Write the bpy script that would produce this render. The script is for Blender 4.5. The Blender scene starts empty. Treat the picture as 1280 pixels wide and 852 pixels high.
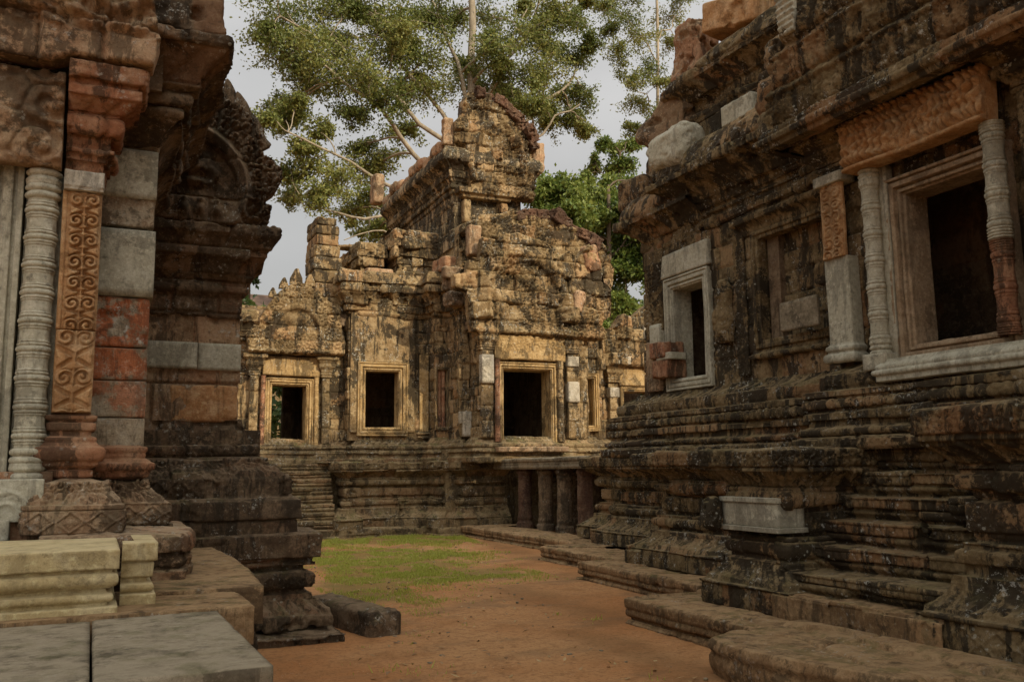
import bpy, math, random
import numpy as np
from math import radians, sin, cos, pi, sqrt
from mathutils import Vector, Matrix

scene = bpy.context.scene
COL = scene.collection
rng = np.random.default_rng(11)
random.seed(11)

# ------------------------------------------------------------------ camera
cam_d = bpy.data.cameras.new("camera")
cam = bpy.data.objects.new("camera", cam_d)
COL.objects.link(cam)
scene.camera = cam
cam_d.sensor_width = 36.0
cam_d.lens = 1120 / 1280 * 36.0
cam_d.clip_start = 0.05
cam_d.clip_end = 2000
PITCH, YAW, ROLL = radians(8.0), radians(24.75), radians(-0.7)
_fw = Vector((sin(YAW) * cos(PITCH), cos(YAW) * cos(PITCH), sin(PITCH)))
_rt = Vector((cos(YAW), -sin(YAW), 0))
_up = _rt.cross(_fw)
_r2 = _rt * cos(ROLL) + _up * sin(ROLL)
_u2 = -_rt * sin(ROLL) + _up * cos(ROLL)
M = Matrix((_r2, _u2, -_fw)).transposed().to_4x4()
M.translation = Vector((0, 0, 1.6))
cam.matrix_world = M

# ------------------------------------------------------------------ light
SUN_EL, SUN_AZ = radians(27), radians(20)       # azimuth: from -Y towards +X
sun_dir = Vector((sin(SUN_AZ) * cos(SUN_EL), -cos(SUN_AZ) * cos(SUN_EL), sin(SUN_EL)))
sun_d = bpy.data.lights.new("sun", 'SUN')
sun_d.energy = 2.2
sun_d.angle = radians(0.6)
sun_d.color = (1.0, 0.87, 0.66)
sun = bpy.data.objects.new("sun", sun_d)
COL.objects.link(sun)
sun.rotation_euler = sun_dir.to_track_quat('Z', 'Y').to_euler()
sun.location = (0, -30, 40)

world = bpy.data.worlds.new("World")
scene.world = world
world.use_nodes = True
wn, wl = world.node_tree.nodes, world.node_tree.links
wn.clear()
w_out = wn.new('ShaderNodeOutputWorld')
bg = wn.new('ShaderNodeBackground')
sky = wn.new('ShaderNodeTexSky')
sky.sky_type = 'NISHITA'
sky.sun_disc = False
sky.sun_elevation = SUN_EL
sky.sun_rotation = math.atan2(sun_dir.x, sun_dir.y)
sky.air_density = 1.4
sky.dust_density = 3.0
wtc = wn.new('ShaderNodeTexCoord')
wmap = wn.new('ShaderNodeMapping')
wmap.inputs['Scale'].default_value = (1.0, 1.0, 2.6)
wnz = wn.new('ShaderNodeTexNoise')
wnz.inputs['Scale'].default_value = 1.7
wnz.inputs['Detail'].default_value = 5
wnz.inputs['Roughness'].default_value = 0.5
wr = wn.new('ShaderNodeValToRGB')
wr.color_ramp.elements[0].position = 0.3
wr.color_ramp.elements[0].color = (3.3, 3.25, 3.2, 1)
wr.color_ramp.elements[1].position = 0.72
wr.color_ramp.elements[1].color = (4.8, 4.7, 4.58, 1)
wmix = wn.new('ShaderNodeMix')
wmix.data_type = 'RGBA'
wmix.inputs[0].default_value = 0.93
wl.new(wtc.outputs['Generated'], wmap.inputs['Vector'])
wl.new(wmap.outputs[0], wnz.inputs['Vector'])
wl.new(wnz.outputs['Fac'], wr.inputs['Fac'])
wl.new(sky.outputs['Color'], wmix.inputs[6])
# overcast brightness: brighter towards the zenith and around the veiled sun
wsep = wn.new('ShaderNodeSeparateXYZ'); wl.new(wtc.outputs['Generated'], wsep.inputs[0])
def wmath(op, a, b):
    t = wn.new('ShaderNodeMath'); t.operation = op
    for i, x in enumerate((a, b)):
        if isinstance(x, (int, float)): t.inputs[i].default_value = x
        else: wl.new(x, t.inputs[i])
    return t.outputs[0]
wup = wmath('MULTIPLY', wmath('MAXIMUM', wsep.outputs[2], 0.0), 1.0)
wdot = wn.new('ShaderNodeVectorMath'); wdot.operation = 'DOT_PRODUCT'
wl.new(wtc.outputs['Generated'], wdot.inputs[0]); wdot.inputs[1].default_value = tuple(sun_dir)
wlobe = wmath('MULTIPLY', wmath('POWER', wmath('MAXIMUM', wdot.outputs['Value'], 0.0), 1.6), 2.6)
wfac = wmath('ADD', wmath('ADD', wup, wlobe), 0.50)
wsc = wn.new('ShaderNodeVectorMath'); wsc.operation = 'SCALE'
wl.new(wr.outputs['Color'], wsc.inputs[0]); wl.new(wfac, wsc.inputs['Scale'])
wl.new(wsc.outputs[0], wmix.inputs[7])
wl.new(wmix.outputs[2], bg.inputs['Color'])
bg.inputs['Strength'].default_value = 0.1
wl.new(bg.outputs[0], w_out.inputs['Surface'])

scene.view_settings.view_transform = 'Standard'
scene.view_settings.look = 'None'
scene.view_settings.gamma = 1
scene.view_settings.use_curve_mapping = False
scene.view_settings.exposure = 0.68
scene.cycles.diffuse_bounces = 2

# ------------------------------------------------------------------ noise
def _hash(x, y, z, seed):
    h = (x.astype(np.uint32) * np.uint32(374761393) + y.astype(np.uint32) * np.uint32(668265263)
         + z.astype(np.uint32) * np.uint32(2147483647) + np.uint32((seed * 1274126177 + 12345) & 0xffffffff))
    h = (h ^ (h >> np.uint32(13))) * np.uint32(1274126177)
    h = (h ^ (h >> np.uint32(16))) * np.uint32(2246822519)
    h = h ^ (h >> np.uint32(15))
    return h.astype(np.float32) * np.float32(1 / 4294967295.0)

def vnoise(P, s, seed=0):
    q = np.asarray(P, np.float32) / np.float32(s)
    i = np.floor(q).astype(np.int64)
    f = q - i
    f = f * f * (3 - 2 * f)
    x, y, z = i[..., 0], i[..., 1], i[..., 2]
    fx, fy, fz = f[..., 0], f[..., 1], f[..., 2]
    def c(a, b, d):
        return _hash((x + a) & 0xffff, (y + b) & 0xffff, (z + d) & 0xffff, seed)
    a = c(0, 0, 0) * (1 - fx) + c(1, 0, 0) * fx
    b = c(0, 1, 0) * (1 - fx) + c(1, 1, 0) * fx
    d = c(0, 0, 1) * (1 - fx) + c(1, 0, 1) * fx
    e = c(0, 1, 1) * (1 - fx) + c(1, 1, 1) * fx
    return ((a * (1 - fy) + b * fy) * (1 - fz) + (d * (1 - fy) + e * fy) * fz) * 2 - 1

def fbm(P, s, o=3, seed=0):
    r, a, t = 0, 1.0, 0
    for k in range(o):
        r = r + a * vnoise(P, s / 2 ** k, seed + 17 * k)
        t += a
        a *= .5
    return r / t

def P2(u, z, k=0.0):
    return np.stack([u, z, np.full_like(u, k)], -1)

def sst(a, b, x):
    t = np.clip((x - a) / (b - a), 0, 1)
    return t * t * (3 - 2 * t)

# ------------------------------------------------------------------ objects
LOC = {}
def root_of(o):
    while o.parent:
        o = o.parent
    return o

def tag(o, label=None, cat=None, group=None, kind=None):
    if label: o['label'] = label
    if cat: o['category'] = cat
    if group: o['group'] = group
    if kind: o['kind'] = kind
    return o

def thing(name, loc, label, cat, group=None):
    o = bpy.data.objects.new(name, None)
    o.empty_display_size = .3
    COL.objects.link(o)
    o.location = loc
    LOC[o.name] = np.array(loc, float)
    return tag(o, label, cat, group)

def mk(name, V, F, mat, parent=None, blk=None, smooth=True, loc=None, mats=None, midx=None):
    V = np.asarray(V, np.float32).reshape(-1, 3)
    if parent is not None:
        org = LOC[root_of(parent).name]
    else:
        org = np.array(loc if loc is not None else (0, 0, 0), float)
    V = V - org.astype(np.float32)
    F = np.asarray(F, np.int32)
    n = F.shape[1]
    me = bpy.data.meshes.new(name)
    me.vertices.add(len(V))
    me.vertices.foreach_set('co', V.ravel())
    me.loops.add(F.size)
    me.loops.foreach_set('vertex_index', F.ravel())
    me.polygons.add(len(F))
    me.polygons.foreach_set('loop_start', np.arange(0, F.size, n, dtype=np.int32))
    try:
        me.polygons.foreach_set('loop_total', np.full(len(F), n, np.int32))
    except Exception:
        pass
    me.update(calc_edges=True)
    me.polygons.foreach_set('use_smooth', np.full(len(F), smooth, bool))
    a = me.attributes.new('blk', 'FLOAT', 'POINT')
    if blk is None:
        blk = np.full(len(V), .5, np.float32)
    a.data.foreach_set('value', np.asarray(blk, np.float32).ravel())
    if mats:
        for m in mats: me.materials.append(m)
        me.polygons.foreach_set('material_index', np.asarray(midx, np.int32))
    elif mat:
        me.materials.append(mat)
    o = bpy.data.objects.new(name, me)
    COL.objects.link(o)
    if parent is not None:
        o.parent = parent
    else:
        o.location = org
        LOC[o.name] = org
    return o

def join(parts):
    """parts: list of (V,F,blk) quads -> one"""
    Vs, Fs, Bs, n = [], [], [], 0
    for V, F, B in parts:
        Vs.append(V); Fs.append(F + n); Bs.append(B); n += len(V)
    return np.concatenate(Vs), np.concatenate(Fs), np.concatenate(Bs)

def compact(V, F, *attrs):
    used = np.zeros(len(V), bool)
    used[F.ravel()] = True
    remap = np.cumsum(used) - 1
    return (V[used], remap[F].astype(np.int32)) + tuple(a[used] for a in attrs)

# ------------------------------------------------------------------ materials
MATS = {}
def node_mat(name):
    m = bpy.data.materials.new(name)
    m.use_nodes = True
    return m, m.node_tree.nodes, m.node_tree.links

class NB:
    def __init__(s, name):
        s.m, s.n, s.l = node_mat(name)
        s.bsdf = s.n['Principled BSDF']
        g = s.n.new('ShaderNodeNewGeometry')
        s.pos, s.nor = g.outputs['Position'], g.outputs['Normal']
    def noise(s, scale, detail=4, rough=.55, vec=None, sc=None, dist=0):
        t = s.n.new('ShaderNodeTexNoise')
        t.inputs['Scale'].default_value = scale
        t.inputs['Detail'].default_value = detail
        t.inputs['Roughness'].default_value = rough
        t.inputs['Distortion'].default_value = dist
        v = vec or s.pos
        if sc:
            mp = s.n.new('ShaderNodeMapping')
            mp.inputs['Scale'].default_value = sc
            s.l.new(v, mp.inputs['Vector'])
            v = mp.outputs[0]
        s.l.new(v, t.inputs['Vector'])
        return t.outputs['Fac']
    def vor(s, scale, feature='F1'):
        t = s.n.new('ShaderNodeTexVoronoi')
        t.feature = feature
        t.inputs['Scale'].default_value = scale
        s.l.new(s.pos, t.inputs['Vector'])
        return t.outputs['Distance']
    def rng(s, v, a, b, c=0., d=1.):
        t = s.n.new('ShaderNodeMapRange')
        t.interpolation_type = 'SMOOTHSTEP'
        for i, x in enumerate((a, b, c, d)):
            t.inputs[i + 1].default_value = x
        s.l.new(v, t.inputs[0])
        return t.outputs[0]
    def math(s, op, a, b=None):
        t = s.n.new('ShaderNodeMath')
        t.operation = op
        for i, x in enumerate((a, b)):
            if x is None: continue
            if isinstance(x, (int, float)): t.inputs[i].default_value = x
            else: s.l.new(x, t.inputs[i])
        return t.outputs[0]
    def mix(s, f, a, b, mode='MIX'):
        t = s.n.new('ShaderNodeMix')
        t.data_type = 'RGBA'
        t.blend_type = mode
        if isinstance(f, (int, float)): t.inputs[0].default_value = f
        else: s.l.new(f, t.inputs[0])
        for i, x in ((6, a), (7, b)):
            if isinstance(x, tuple): t.inputs[i].default_value = x + (1,)
            else: s.l.new(x, t.inputs[i])
        return t.outputs[2]
    def attr(s, name):
        t = s.n.new('ShaderNodeAttribute')
        t.attribute_name = name
        return t.outputs['Fac']
    def sep(s, v):
        t = s.n.new('ShaderNodeSeparateXYZ')
        s.l.new(v, t.inputs[0])
        return t.outputs
    def bump(s, h, strength, dist, prev=None):
        t = s.n.new('ShaderNodeBump')
        t.inputs['Strength'].default_value = strength
        t.inputs['Distance'].default_value = dist
        s.l.new(h, t.inputs['Height'])
        if prev is not None: s.l.new(prev, t.inputs['Normal'])
        return t.outputs[0]
    def done(s, col, rough=.9, nrm=None, spec=.25):
        s.l.new(col, s.bsdf.inputs['Base Color'])
        if isinstance(rough, (int, float)): s.bsdf.inputs['Roughness'].default_value = rough
        else: s.l.new(rough, s.bsdf.inputs['Roughness'])
        s.bsdf.inputs['Specular IOR Level'].default_value = spec
        if nrm is not None: s.l.new(nrm, s.bsdf.inputs['Normal'])
        return s.m

def stone_mat(name, c1, c2, c3, red=(.30, .12, .05), redamt=.25, lichen=.3, moss=.3, stain=.6,
              blkvar=.7, bumpd=.012, grain=60., cov=0., redcut=(.36, .52)):
    b = NB(name)
    n1 = b.noise(.9, 5, .6)
    n2 = b.noise(5., 7, .7)
    n3 = b.noise(24., 6, .75)
    n4 = b.noise(95., 4, .7)
    blk = b.attr('blk')
    col = b.mix(b.rng(n1, .38, .62), c1, c2)
    col = b.mix(b.rng(n2, .45, .62), col, c3)
    # block to block differences: some reddish, some dark, some pale
    col = b.mix(b.math('MULTIPLY', b.math('MULTIPLY', b.rng(blk, .62, .8), b.rng(b.noise(2.3, 6, .7), *redcut)), redamt), col, red)
    col = b.mix(b.math('MULTIPLY', b.rng(blk, .38, .1), blkvar * .75), col, tuple(.42 * x for x in c2))
    col = b.mix(b.math('MULTIPLY', b.rng(blk, .84, .98), blkvar * .6), col, tuple(min(.6, 1.35 * x) for x in c3))
    # mottling, coarse to grain size
    col = b.mix(b.math('MULTIPLY', b.rng(n3, .5, .66), .5), col, tuple(.38 * x for x in c1))
    col = b.mix(b.math('MULTIPLY', b.rng(n3, .48, .34), .45), col, tuple(min(.7, 1.5 * x) for x in c3))
    col = b.mix(b.math('MULTIPLY', b.rng(n4, .52, .68), .32), col, tuple(.4 * x for x in c2))
    # black weathering crust: runs down the stone, plus ragged blotches
    st = b.noise(2.6, 9, .74, sc=(1.6, 1.6, .32), dist=.4)
    bl = b.noise(1.5, 9, .74)
    sm = b.math('MAXIMUM', b.rng(st, .52 - cov, .58 - cov), b.rng(bl, .535 - cov, .585 - cov))
    col = b.mix(b.math('MULTIPLY', sm, stain), col, (.030, .024, .016))
    dust_toplight = b.math('MULTIPLY', b.rng(b.sep(b.nor)[2], .55, .9), b.rng(b.noise(7., 5, .65), .35, .6))  # paler up-facing tops: dust, plus skylight on treads painted into the colour
    col = b.mix(b.math('MULTIPLY', dust_toplight, .75), col, tuple(min(.6, 1.15 * x) for x in c3))
    # moss and algae, mainly on ledges that hold water
    nz = b.sep(b.nor)[2]
    up = b.rng(nz, .25, .85, .10, 1.)
    ms = b.math('MULTIPLY', b.rng(b.noise(3.3, 7, .74), .5, .62), up)
    col = b.mix(b.math('MULTIPLY', ms, moss), col, (.085, .085, .022))
    # lichen: ragged pale crusts and round spots
    la = b.rng(b.noise(2.1, 3, .6), .48, .64)
    lb = b.rng(b.noise(19., 7, .78), .565, .60)
    col = b.mix(b.math('MULTIPLY', b.math('MULTIPLY', la, lb), lichen), col, (.50, .49, .42))
    sp = b.math('MULTIPLY', b.rng(b.vor(17.), .24, .19), b.rng(b.noise(4.3, 3, .6), .56, .64))
    col = b.mix(b.math('MULTIPLY', sp, lichen * .8), col, (.44, .44, .36))
    h = b.math('ADD', b.math('MULTIPLY', b.noise(grain * .3, 8, .78), 1.4), b.math('MULTIPLY', b.noise(grain * 2.2, 4, .7), .4))
    n = b.bump(h, .9, bumpd * 1.6)
    n = b.bump(b.rng(b.noise(grain * .8, 3, .6), .40, .30), .35, bumpd * .7, n)
    MATS[name] = b.done(col, .93, n, .12)
    return MATS[name]

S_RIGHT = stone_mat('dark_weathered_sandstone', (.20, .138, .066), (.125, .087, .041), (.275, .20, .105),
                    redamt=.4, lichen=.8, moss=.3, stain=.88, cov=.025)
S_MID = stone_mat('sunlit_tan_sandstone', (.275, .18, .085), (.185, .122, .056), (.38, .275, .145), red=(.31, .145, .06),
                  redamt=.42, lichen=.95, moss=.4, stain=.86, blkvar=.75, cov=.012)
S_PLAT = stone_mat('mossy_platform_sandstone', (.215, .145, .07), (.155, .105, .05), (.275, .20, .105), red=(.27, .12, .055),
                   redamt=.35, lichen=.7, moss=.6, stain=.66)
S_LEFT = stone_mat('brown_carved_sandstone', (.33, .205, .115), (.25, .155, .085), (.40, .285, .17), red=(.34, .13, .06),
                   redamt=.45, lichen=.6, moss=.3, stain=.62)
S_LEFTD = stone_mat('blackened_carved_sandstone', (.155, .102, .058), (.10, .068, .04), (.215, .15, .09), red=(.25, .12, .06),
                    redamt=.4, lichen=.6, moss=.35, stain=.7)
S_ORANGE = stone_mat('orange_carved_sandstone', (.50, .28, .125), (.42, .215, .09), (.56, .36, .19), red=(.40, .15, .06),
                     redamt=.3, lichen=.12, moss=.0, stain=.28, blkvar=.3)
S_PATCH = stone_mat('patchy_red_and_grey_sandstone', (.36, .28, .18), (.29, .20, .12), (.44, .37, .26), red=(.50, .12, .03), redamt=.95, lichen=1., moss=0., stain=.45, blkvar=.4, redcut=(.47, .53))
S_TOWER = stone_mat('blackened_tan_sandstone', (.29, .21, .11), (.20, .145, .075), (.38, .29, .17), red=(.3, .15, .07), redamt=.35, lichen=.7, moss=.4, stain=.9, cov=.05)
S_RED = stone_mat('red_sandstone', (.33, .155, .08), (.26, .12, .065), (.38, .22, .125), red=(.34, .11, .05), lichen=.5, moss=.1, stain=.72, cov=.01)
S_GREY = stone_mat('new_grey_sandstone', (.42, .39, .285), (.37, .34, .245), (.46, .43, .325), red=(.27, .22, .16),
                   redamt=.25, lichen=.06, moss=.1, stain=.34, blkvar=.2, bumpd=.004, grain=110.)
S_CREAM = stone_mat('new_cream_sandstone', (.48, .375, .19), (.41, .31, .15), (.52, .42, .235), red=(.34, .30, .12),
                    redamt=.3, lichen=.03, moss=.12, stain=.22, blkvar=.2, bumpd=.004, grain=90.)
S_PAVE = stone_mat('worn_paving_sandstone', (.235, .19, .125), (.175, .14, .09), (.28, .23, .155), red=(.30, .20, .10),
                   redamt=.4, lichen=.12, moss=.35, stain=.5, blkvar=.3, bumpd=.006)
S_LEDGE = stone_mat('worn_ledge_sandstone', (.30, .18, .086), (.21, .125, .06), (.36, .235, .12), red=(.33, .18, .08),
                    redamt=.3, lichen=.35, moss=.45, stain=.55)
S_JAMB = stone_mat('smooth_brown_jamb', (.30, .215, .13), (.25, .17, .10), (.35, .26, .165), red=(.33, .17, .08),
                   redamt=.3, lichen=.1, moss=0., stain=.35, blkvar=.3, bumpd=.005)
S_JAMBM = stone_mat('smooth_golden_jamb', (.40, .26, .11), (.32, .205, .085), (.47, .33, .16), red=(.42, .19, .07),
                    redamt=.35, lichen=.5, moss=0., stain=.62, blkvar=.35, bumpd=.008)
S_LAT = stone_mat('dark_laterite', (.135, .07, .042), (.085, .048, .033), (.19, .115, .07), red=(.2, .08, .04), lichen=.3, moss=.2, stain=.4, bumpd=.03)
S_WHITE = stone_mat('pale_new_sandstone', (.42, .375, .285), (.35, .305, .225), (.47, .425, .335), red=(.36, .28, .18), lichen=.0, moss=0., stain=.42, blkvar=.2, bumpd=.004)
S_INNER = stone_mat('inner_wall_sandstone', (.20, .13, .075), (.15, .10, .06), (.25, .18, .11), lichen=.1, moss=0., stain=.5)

def ground_mat():
    b = NB('red_soil')
    n1 = b.noise(.42, 5, .6); n2 = b.noise(2.4, 6, .65); n3 = b.noise(28, 5, .75); n4 = b.noise(.8, 4, .6, sc=(1, 1.6, 1))
    col = b.mix(b.rng(n1, .35, .65), (.43, .19, .070), (.49, .265, .115))
    col = b.mix(b.math('MULTIPLY', b.rng(n2, .48, .7), .65), col, (.30, .14, .055))
    col = b.mix(b.math('MULTIPLY', b.rng(n4, .52, .66), .6), col, (.24, .145, .075))
    col = b.mix(b.math('MULTIPLY', b.rng(b.noise(9., 7, .75), .5, .62), .55), col, (.25, .125, .055))
    col = b.mix(b.math('MULTIPLY', b.rng(n3, .5, .64), .5), col, (.17, .085, .038))
    col = b.mix(b.math('MULTIPLY', b.rng(b.vor(31.), .17, .10), b.rng(b.noise(3., 3), .5, .6)), col, (.50, .40, .28))
    col = b.mix(b.math('MULTIPLY', b.rng(n3, .45, .25), .35), col, (.48, .31, .17))
    wet = b.attr('blk')
    col = b.mix(b.math('MULTIPLY', b.rng(wet, .52, 1.1), .6), col, (.19, .10, .042))
    col = b.mix(b.math('MULTIPLY', b.rng(wet, .45, 0.), .55), col, (.125, .125, .028))
    n = b.bump(b.noise(45, 6, .75), .8, .02)
    n = b.bump(b.noise(160, 3, .7), .5, .006, n)
    return b.done(col, .97, n, .1)
SOIL = ground_mat()

def leaf_mat(name, a, bcol, c, trans=.35):
    m, n, l = node_mat(name)
    n.clear()
    out = n.new('ShaderNodeOutputMaterial')
    at = n.new('ShaderNodeAttribute'); at.attribute_name = 'blk'
    r = n.new('ShaderNodeValToRGB')
    r.color_ramp.elements[0].color = a + (1,)
    r.color_ramp.elements[1].color = c + (1,)
    e = r.color_ramp.elements.new(.5); e.color = bcol + (1,)
    l.new(at.outputs['Fac'], r.inputs['Fac'])
    d = n.new('ShaderNodeBsdfPrincipled')
    d.inputs['Roughness'].default_value = .5
    d.inputs['Specular IOR Level'].default_value = .35
    t = n.new('ShaderNodeBsdfTranslucent')
    mx = n.new('ShaderNodeMixShader'); mx.inputs[0].default_value = trans
    l.new(r.outputs[0], d.inputs['Base Color']); l.new(r.outputs[0], t.inputs['Color'])
    l.new(d.outputs[0], mx.inputs[1]); l.new(t.outputs[0], mx.inputs[2])
    l.new(mx.outputs[0], out.inputs['Surface'])
    return m
LEAF_A = leaf_mat('olive_leaf', (.07, .095, .02), (.15, .175, .04), (.27, .26, .07))
LEAF_B = leaf_mat('bright_leaf', (.05, .085, .016), (.115, .165, .03), (.23, .26, .055))
LEAF_C = leaf_mat('dark_leaf', (.025, .05, .012), (.05, .085, .018), (.09, .12, .03))
GRASS_M = leaf_mat('grass_blade', (.26, .30, .045), (.38, .42, .06), (.52, .46, .13), .4)
def bark_mat(name, a, c):
    b = NB(name)
    col = b.mix(b.rng(b.noise(1.2, 5, .6, sc=(3, 3, .6)), .35, .65), a, c)
    col = b.mix(b.math('MULTIPLY', b.rng(b.noise(9, 4, .6), .5, .7), .5), col, tuple(.5 * x for x in a))
    return b.done(col, .9, b.bump(b.noise(6, 5, .7, sc=(4, 4, .6)), .6, .05))
BARK = bark_mat('pale_bark', (.36, .30, .21), (.22, .18, .125))
BARKD = bark_mat('brown_bark', (.14, .10, .065), (.09, .07, .045))
ROOF_M = NB('brown_roof')
ROOF_M = ROOF_M.done(ROOF_M.mix(ROOF_M.rng(ROOF_M.noise(3, 5), .4, .6), (.12, .075, .05), (.16, .10, .07)), .9)

# ------------------------------------------------------------------ carved ornament (heights in metres)
def curls(u, z, s, seed=0):
    """scrolls of foliage: jittered cells, each a spiral of alternating hand"""
    a, b = u / s, z / s
    ia, ib = np.floor(a).astype(np.int64), np.floor(b).astype(np.int64)
    best = np.full(a.shape, 9., np.float32); bx = np.zeros_like(best); by = np.zeros_like(best); hd = np.zeros_like(best)
    sec = np.full(a.shape, 9., np.float32)
    zz = np.zeros_like(ia)
    for di in (-1, 0, 1):
        for dj in (-1, 0, 1):
            ci, cj = ia + di, ib + dj
            jx = _hash(ci & 0xffff, cj & 0xffff, zz, seed) * .5 + .25
            jy = _hash(ci & 0xffff, cj & 0xffff, zz + 7, seed) * .5 + .25
            hh = _hash(ci & 0xffff, cj & 0xffff, zz + 3, seed)
            dx, dy = a - ci - jx, b - cj - jy
            r = np.hypot(dx, dy)
            c = r < best
            sec = np.where(c, best, np.minimum(sec, r))
            best = np.where(c, r, best); bx = np.where(c, dx, bx); by = np.where(c, dy, by); hd = np.where(c, hh, hd)
    th = np.arctan2(by, bx)
    sg = np.where(hd > .5, 1., -1.)
    v = .5 + .5 * np.cos(2 * pi * 1.9 * best - sg * th * 1 + hd * 6)
    leafy = .5 + .5 * np.cos(th * 7 + 9 * best * sg)
    edge = np.clip((sec - best) * 5, 0, 1)
    return sst(.12, .6, v) * (.7 + .3 * leafy) * (.25 + .75 * sst(.1, .5, edge))

def orn_fn(kind, u, t, h, seed):
    wear = .72 + .45 * fbm(P2(u, t * h, seed), .35, 2, seed + 91)
    wear = np.clip(wear, .15, 1.1)
    if kind == 'beads':
        p = h * .95
        x = (u / p) % 1 * 2 - 1
        return wear * .45 * h * np.sqrt(np.clip(1 - x * x - (2 * t - 1) ** 2, 0, 1))
    if kind == 'dentil':
        p = h * 1.1
        x = np.abs((u / p) % 1 * 2 - 1)
        return wear * .3 * h * sst(.75, .55, x)
    if kind == 'lotus':
        p = h * .8
        x = (u / p) % 1 * 2 - 1
        w = np.sqrt(np.clip(1 - t ** 2, 0, 1)) * .95
        return wear * (.034 * sst(0, .25, w - np.abs(x)) + .012 * np.exp(-(x / .12) ** 2))
    if kind == 'lotusdn':
        p = h * .8
        x = (u / p) % 1 * 2 - 1
        w = np.sqrt(np.clip(1 - (1 - t) ** 2, 0, 1)) * .95
        return wear * (.034 * sst(0, .25, w - np.abs(x)) + .012 * np.exp(-(x / .12) ** 2))
    if kind == 'diag':
        p = h * .42
        x = (u / p + t * 1.4) % 1 * 2 - 1
        return wear * (.045 * np.sqrt(np.clip(1 - x * x, 0, 1)) * (.6 + .4 * np.sin(pi * t)) + .012 * curls(u, t * h, h * .3, seed))
    if kind == 'lozenge':
        p = h * 1.25
        x = np.abs((u / p) % 1 * 2 - 1); y = np.abs(2 * t - 1)
        r = x + y
        return wear * (.028 * np.exp(-((r - .93) / .10) ** 2) + .03 * np.exp(-(r / .38) ** 2) + .010 * np.exp(-((r - .55) / .08) ** 2)
                       + .008 * curls(u, t * h, h * .33, seed))
    if kind == 'scroll':
        p = h * .95
        k = np.floor(u / p)
        x = ((u / p) % 1 * 2 - 1); y = 2 * t - 1
        r = np.hypot(x, y); th = np.arctan2(y, x)
        sg = np.where(k % 2 == 0, 1, -1)
        return wear * (.036 * (.5 + .5 * np.cos(2 * pi * 1.7 * r - sg * th)) * sst(1.25, .7, r) + .007 * curls(u, t * h, h * .3, seed))
    if kind == 'carve':
        return wear * .040 * curls(u, t * h, np.maximum(.045, h * .55), seed)
    if kind == 'carvefine':
        return wear * .026 * curls(u, t * h, .075, seed)
    if kind == 'leaf':
        p = h * .7
        x = np.abs((u / p) % 1 * 2 - 1)
        return wear * .016 * (1 - x) * (.6 + .4 * np.cos(t * 9))
    if kind == 'worn':
        return .012 * fbm(P2(u, t * h, seed), .09, 4, seed)
    return np.zeros_like(u)

# ------------------------------------------------------------------ mouldings swept along a plan
class Prof:
    def __init__(s, o, z):
        s.o, s.z, s.t, s.h, s.k, s.c = [o], [z], [0.], [.1], [''], [0]
        s.course = 0
    def _add(s, O, Z, k, new):
        if new: s.course += 1
        L = np.hypot(O[-1] - s.o[-1], Z[-1] - s.z[-1]) + 1e-6
        for i, (a, b) in enumerate(zip(O, Z)):
            s.o.append(a); s.z.append(b); s.t.append((i + 1) / len(O)); s.h.append(L); s.k.append(k); s.c.append(s.course)
        return s
    def to(s, o, z, k='', new=False):
        o0, z0 = s.o[-1], s.z[-1]
        n = max(1, int(math.ceil(np.hypot(o - o0, z - z0) / s.res)))
        T = np.arange(1, n + 1) / n
        return s._add(o0 + (o - o0) * T, z0 + (z - z0) * T, k, new)
    def torus(s, dz, b, k='', new=False):
        o0, z0 = s.o[-1], s.z[-1]
        n = max(5, int(math.ceil(dz * 1.5 / s.res)))
        T = np.arange(1, n + 1) / n
        return s._add(o0 + b * np.sqrt(np.clip(1 - (2 * T - 1) ** 2, 0, 1)), z0 + dz * T, k, new)
    def cyma(s, o, z, k='', new=False, mode='s'):
        o0, z0 = s.o[-1], s.z[-1]
        n = max(4, int(math.ceil(np.hypot(o - o0, z - z0) * 1.2 / s.res)))
        T = np.arange(1, n + 1) / n
        W = T * T * (3 - 2 * T) if mode == 's' else (T ** 2 if mode == 'in' else 1 - (1 - T) ** 2)
        return s._add(o0 + (o - o0) * W, z0 + (z - z0) * T, k, new)
def prof(res, o, z):
    p = Prof(o, z); p.res = res
    return p

def cuts_for(umin, umax, L, seed):
    r = np.random.default_rng(seed)
    c = [umin - r.uniform(0, L[1])]
    while c[-1] < umax + .01:
        c.append(c[-1] + r.uniform(*L))
    return np.array(c)

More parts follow.
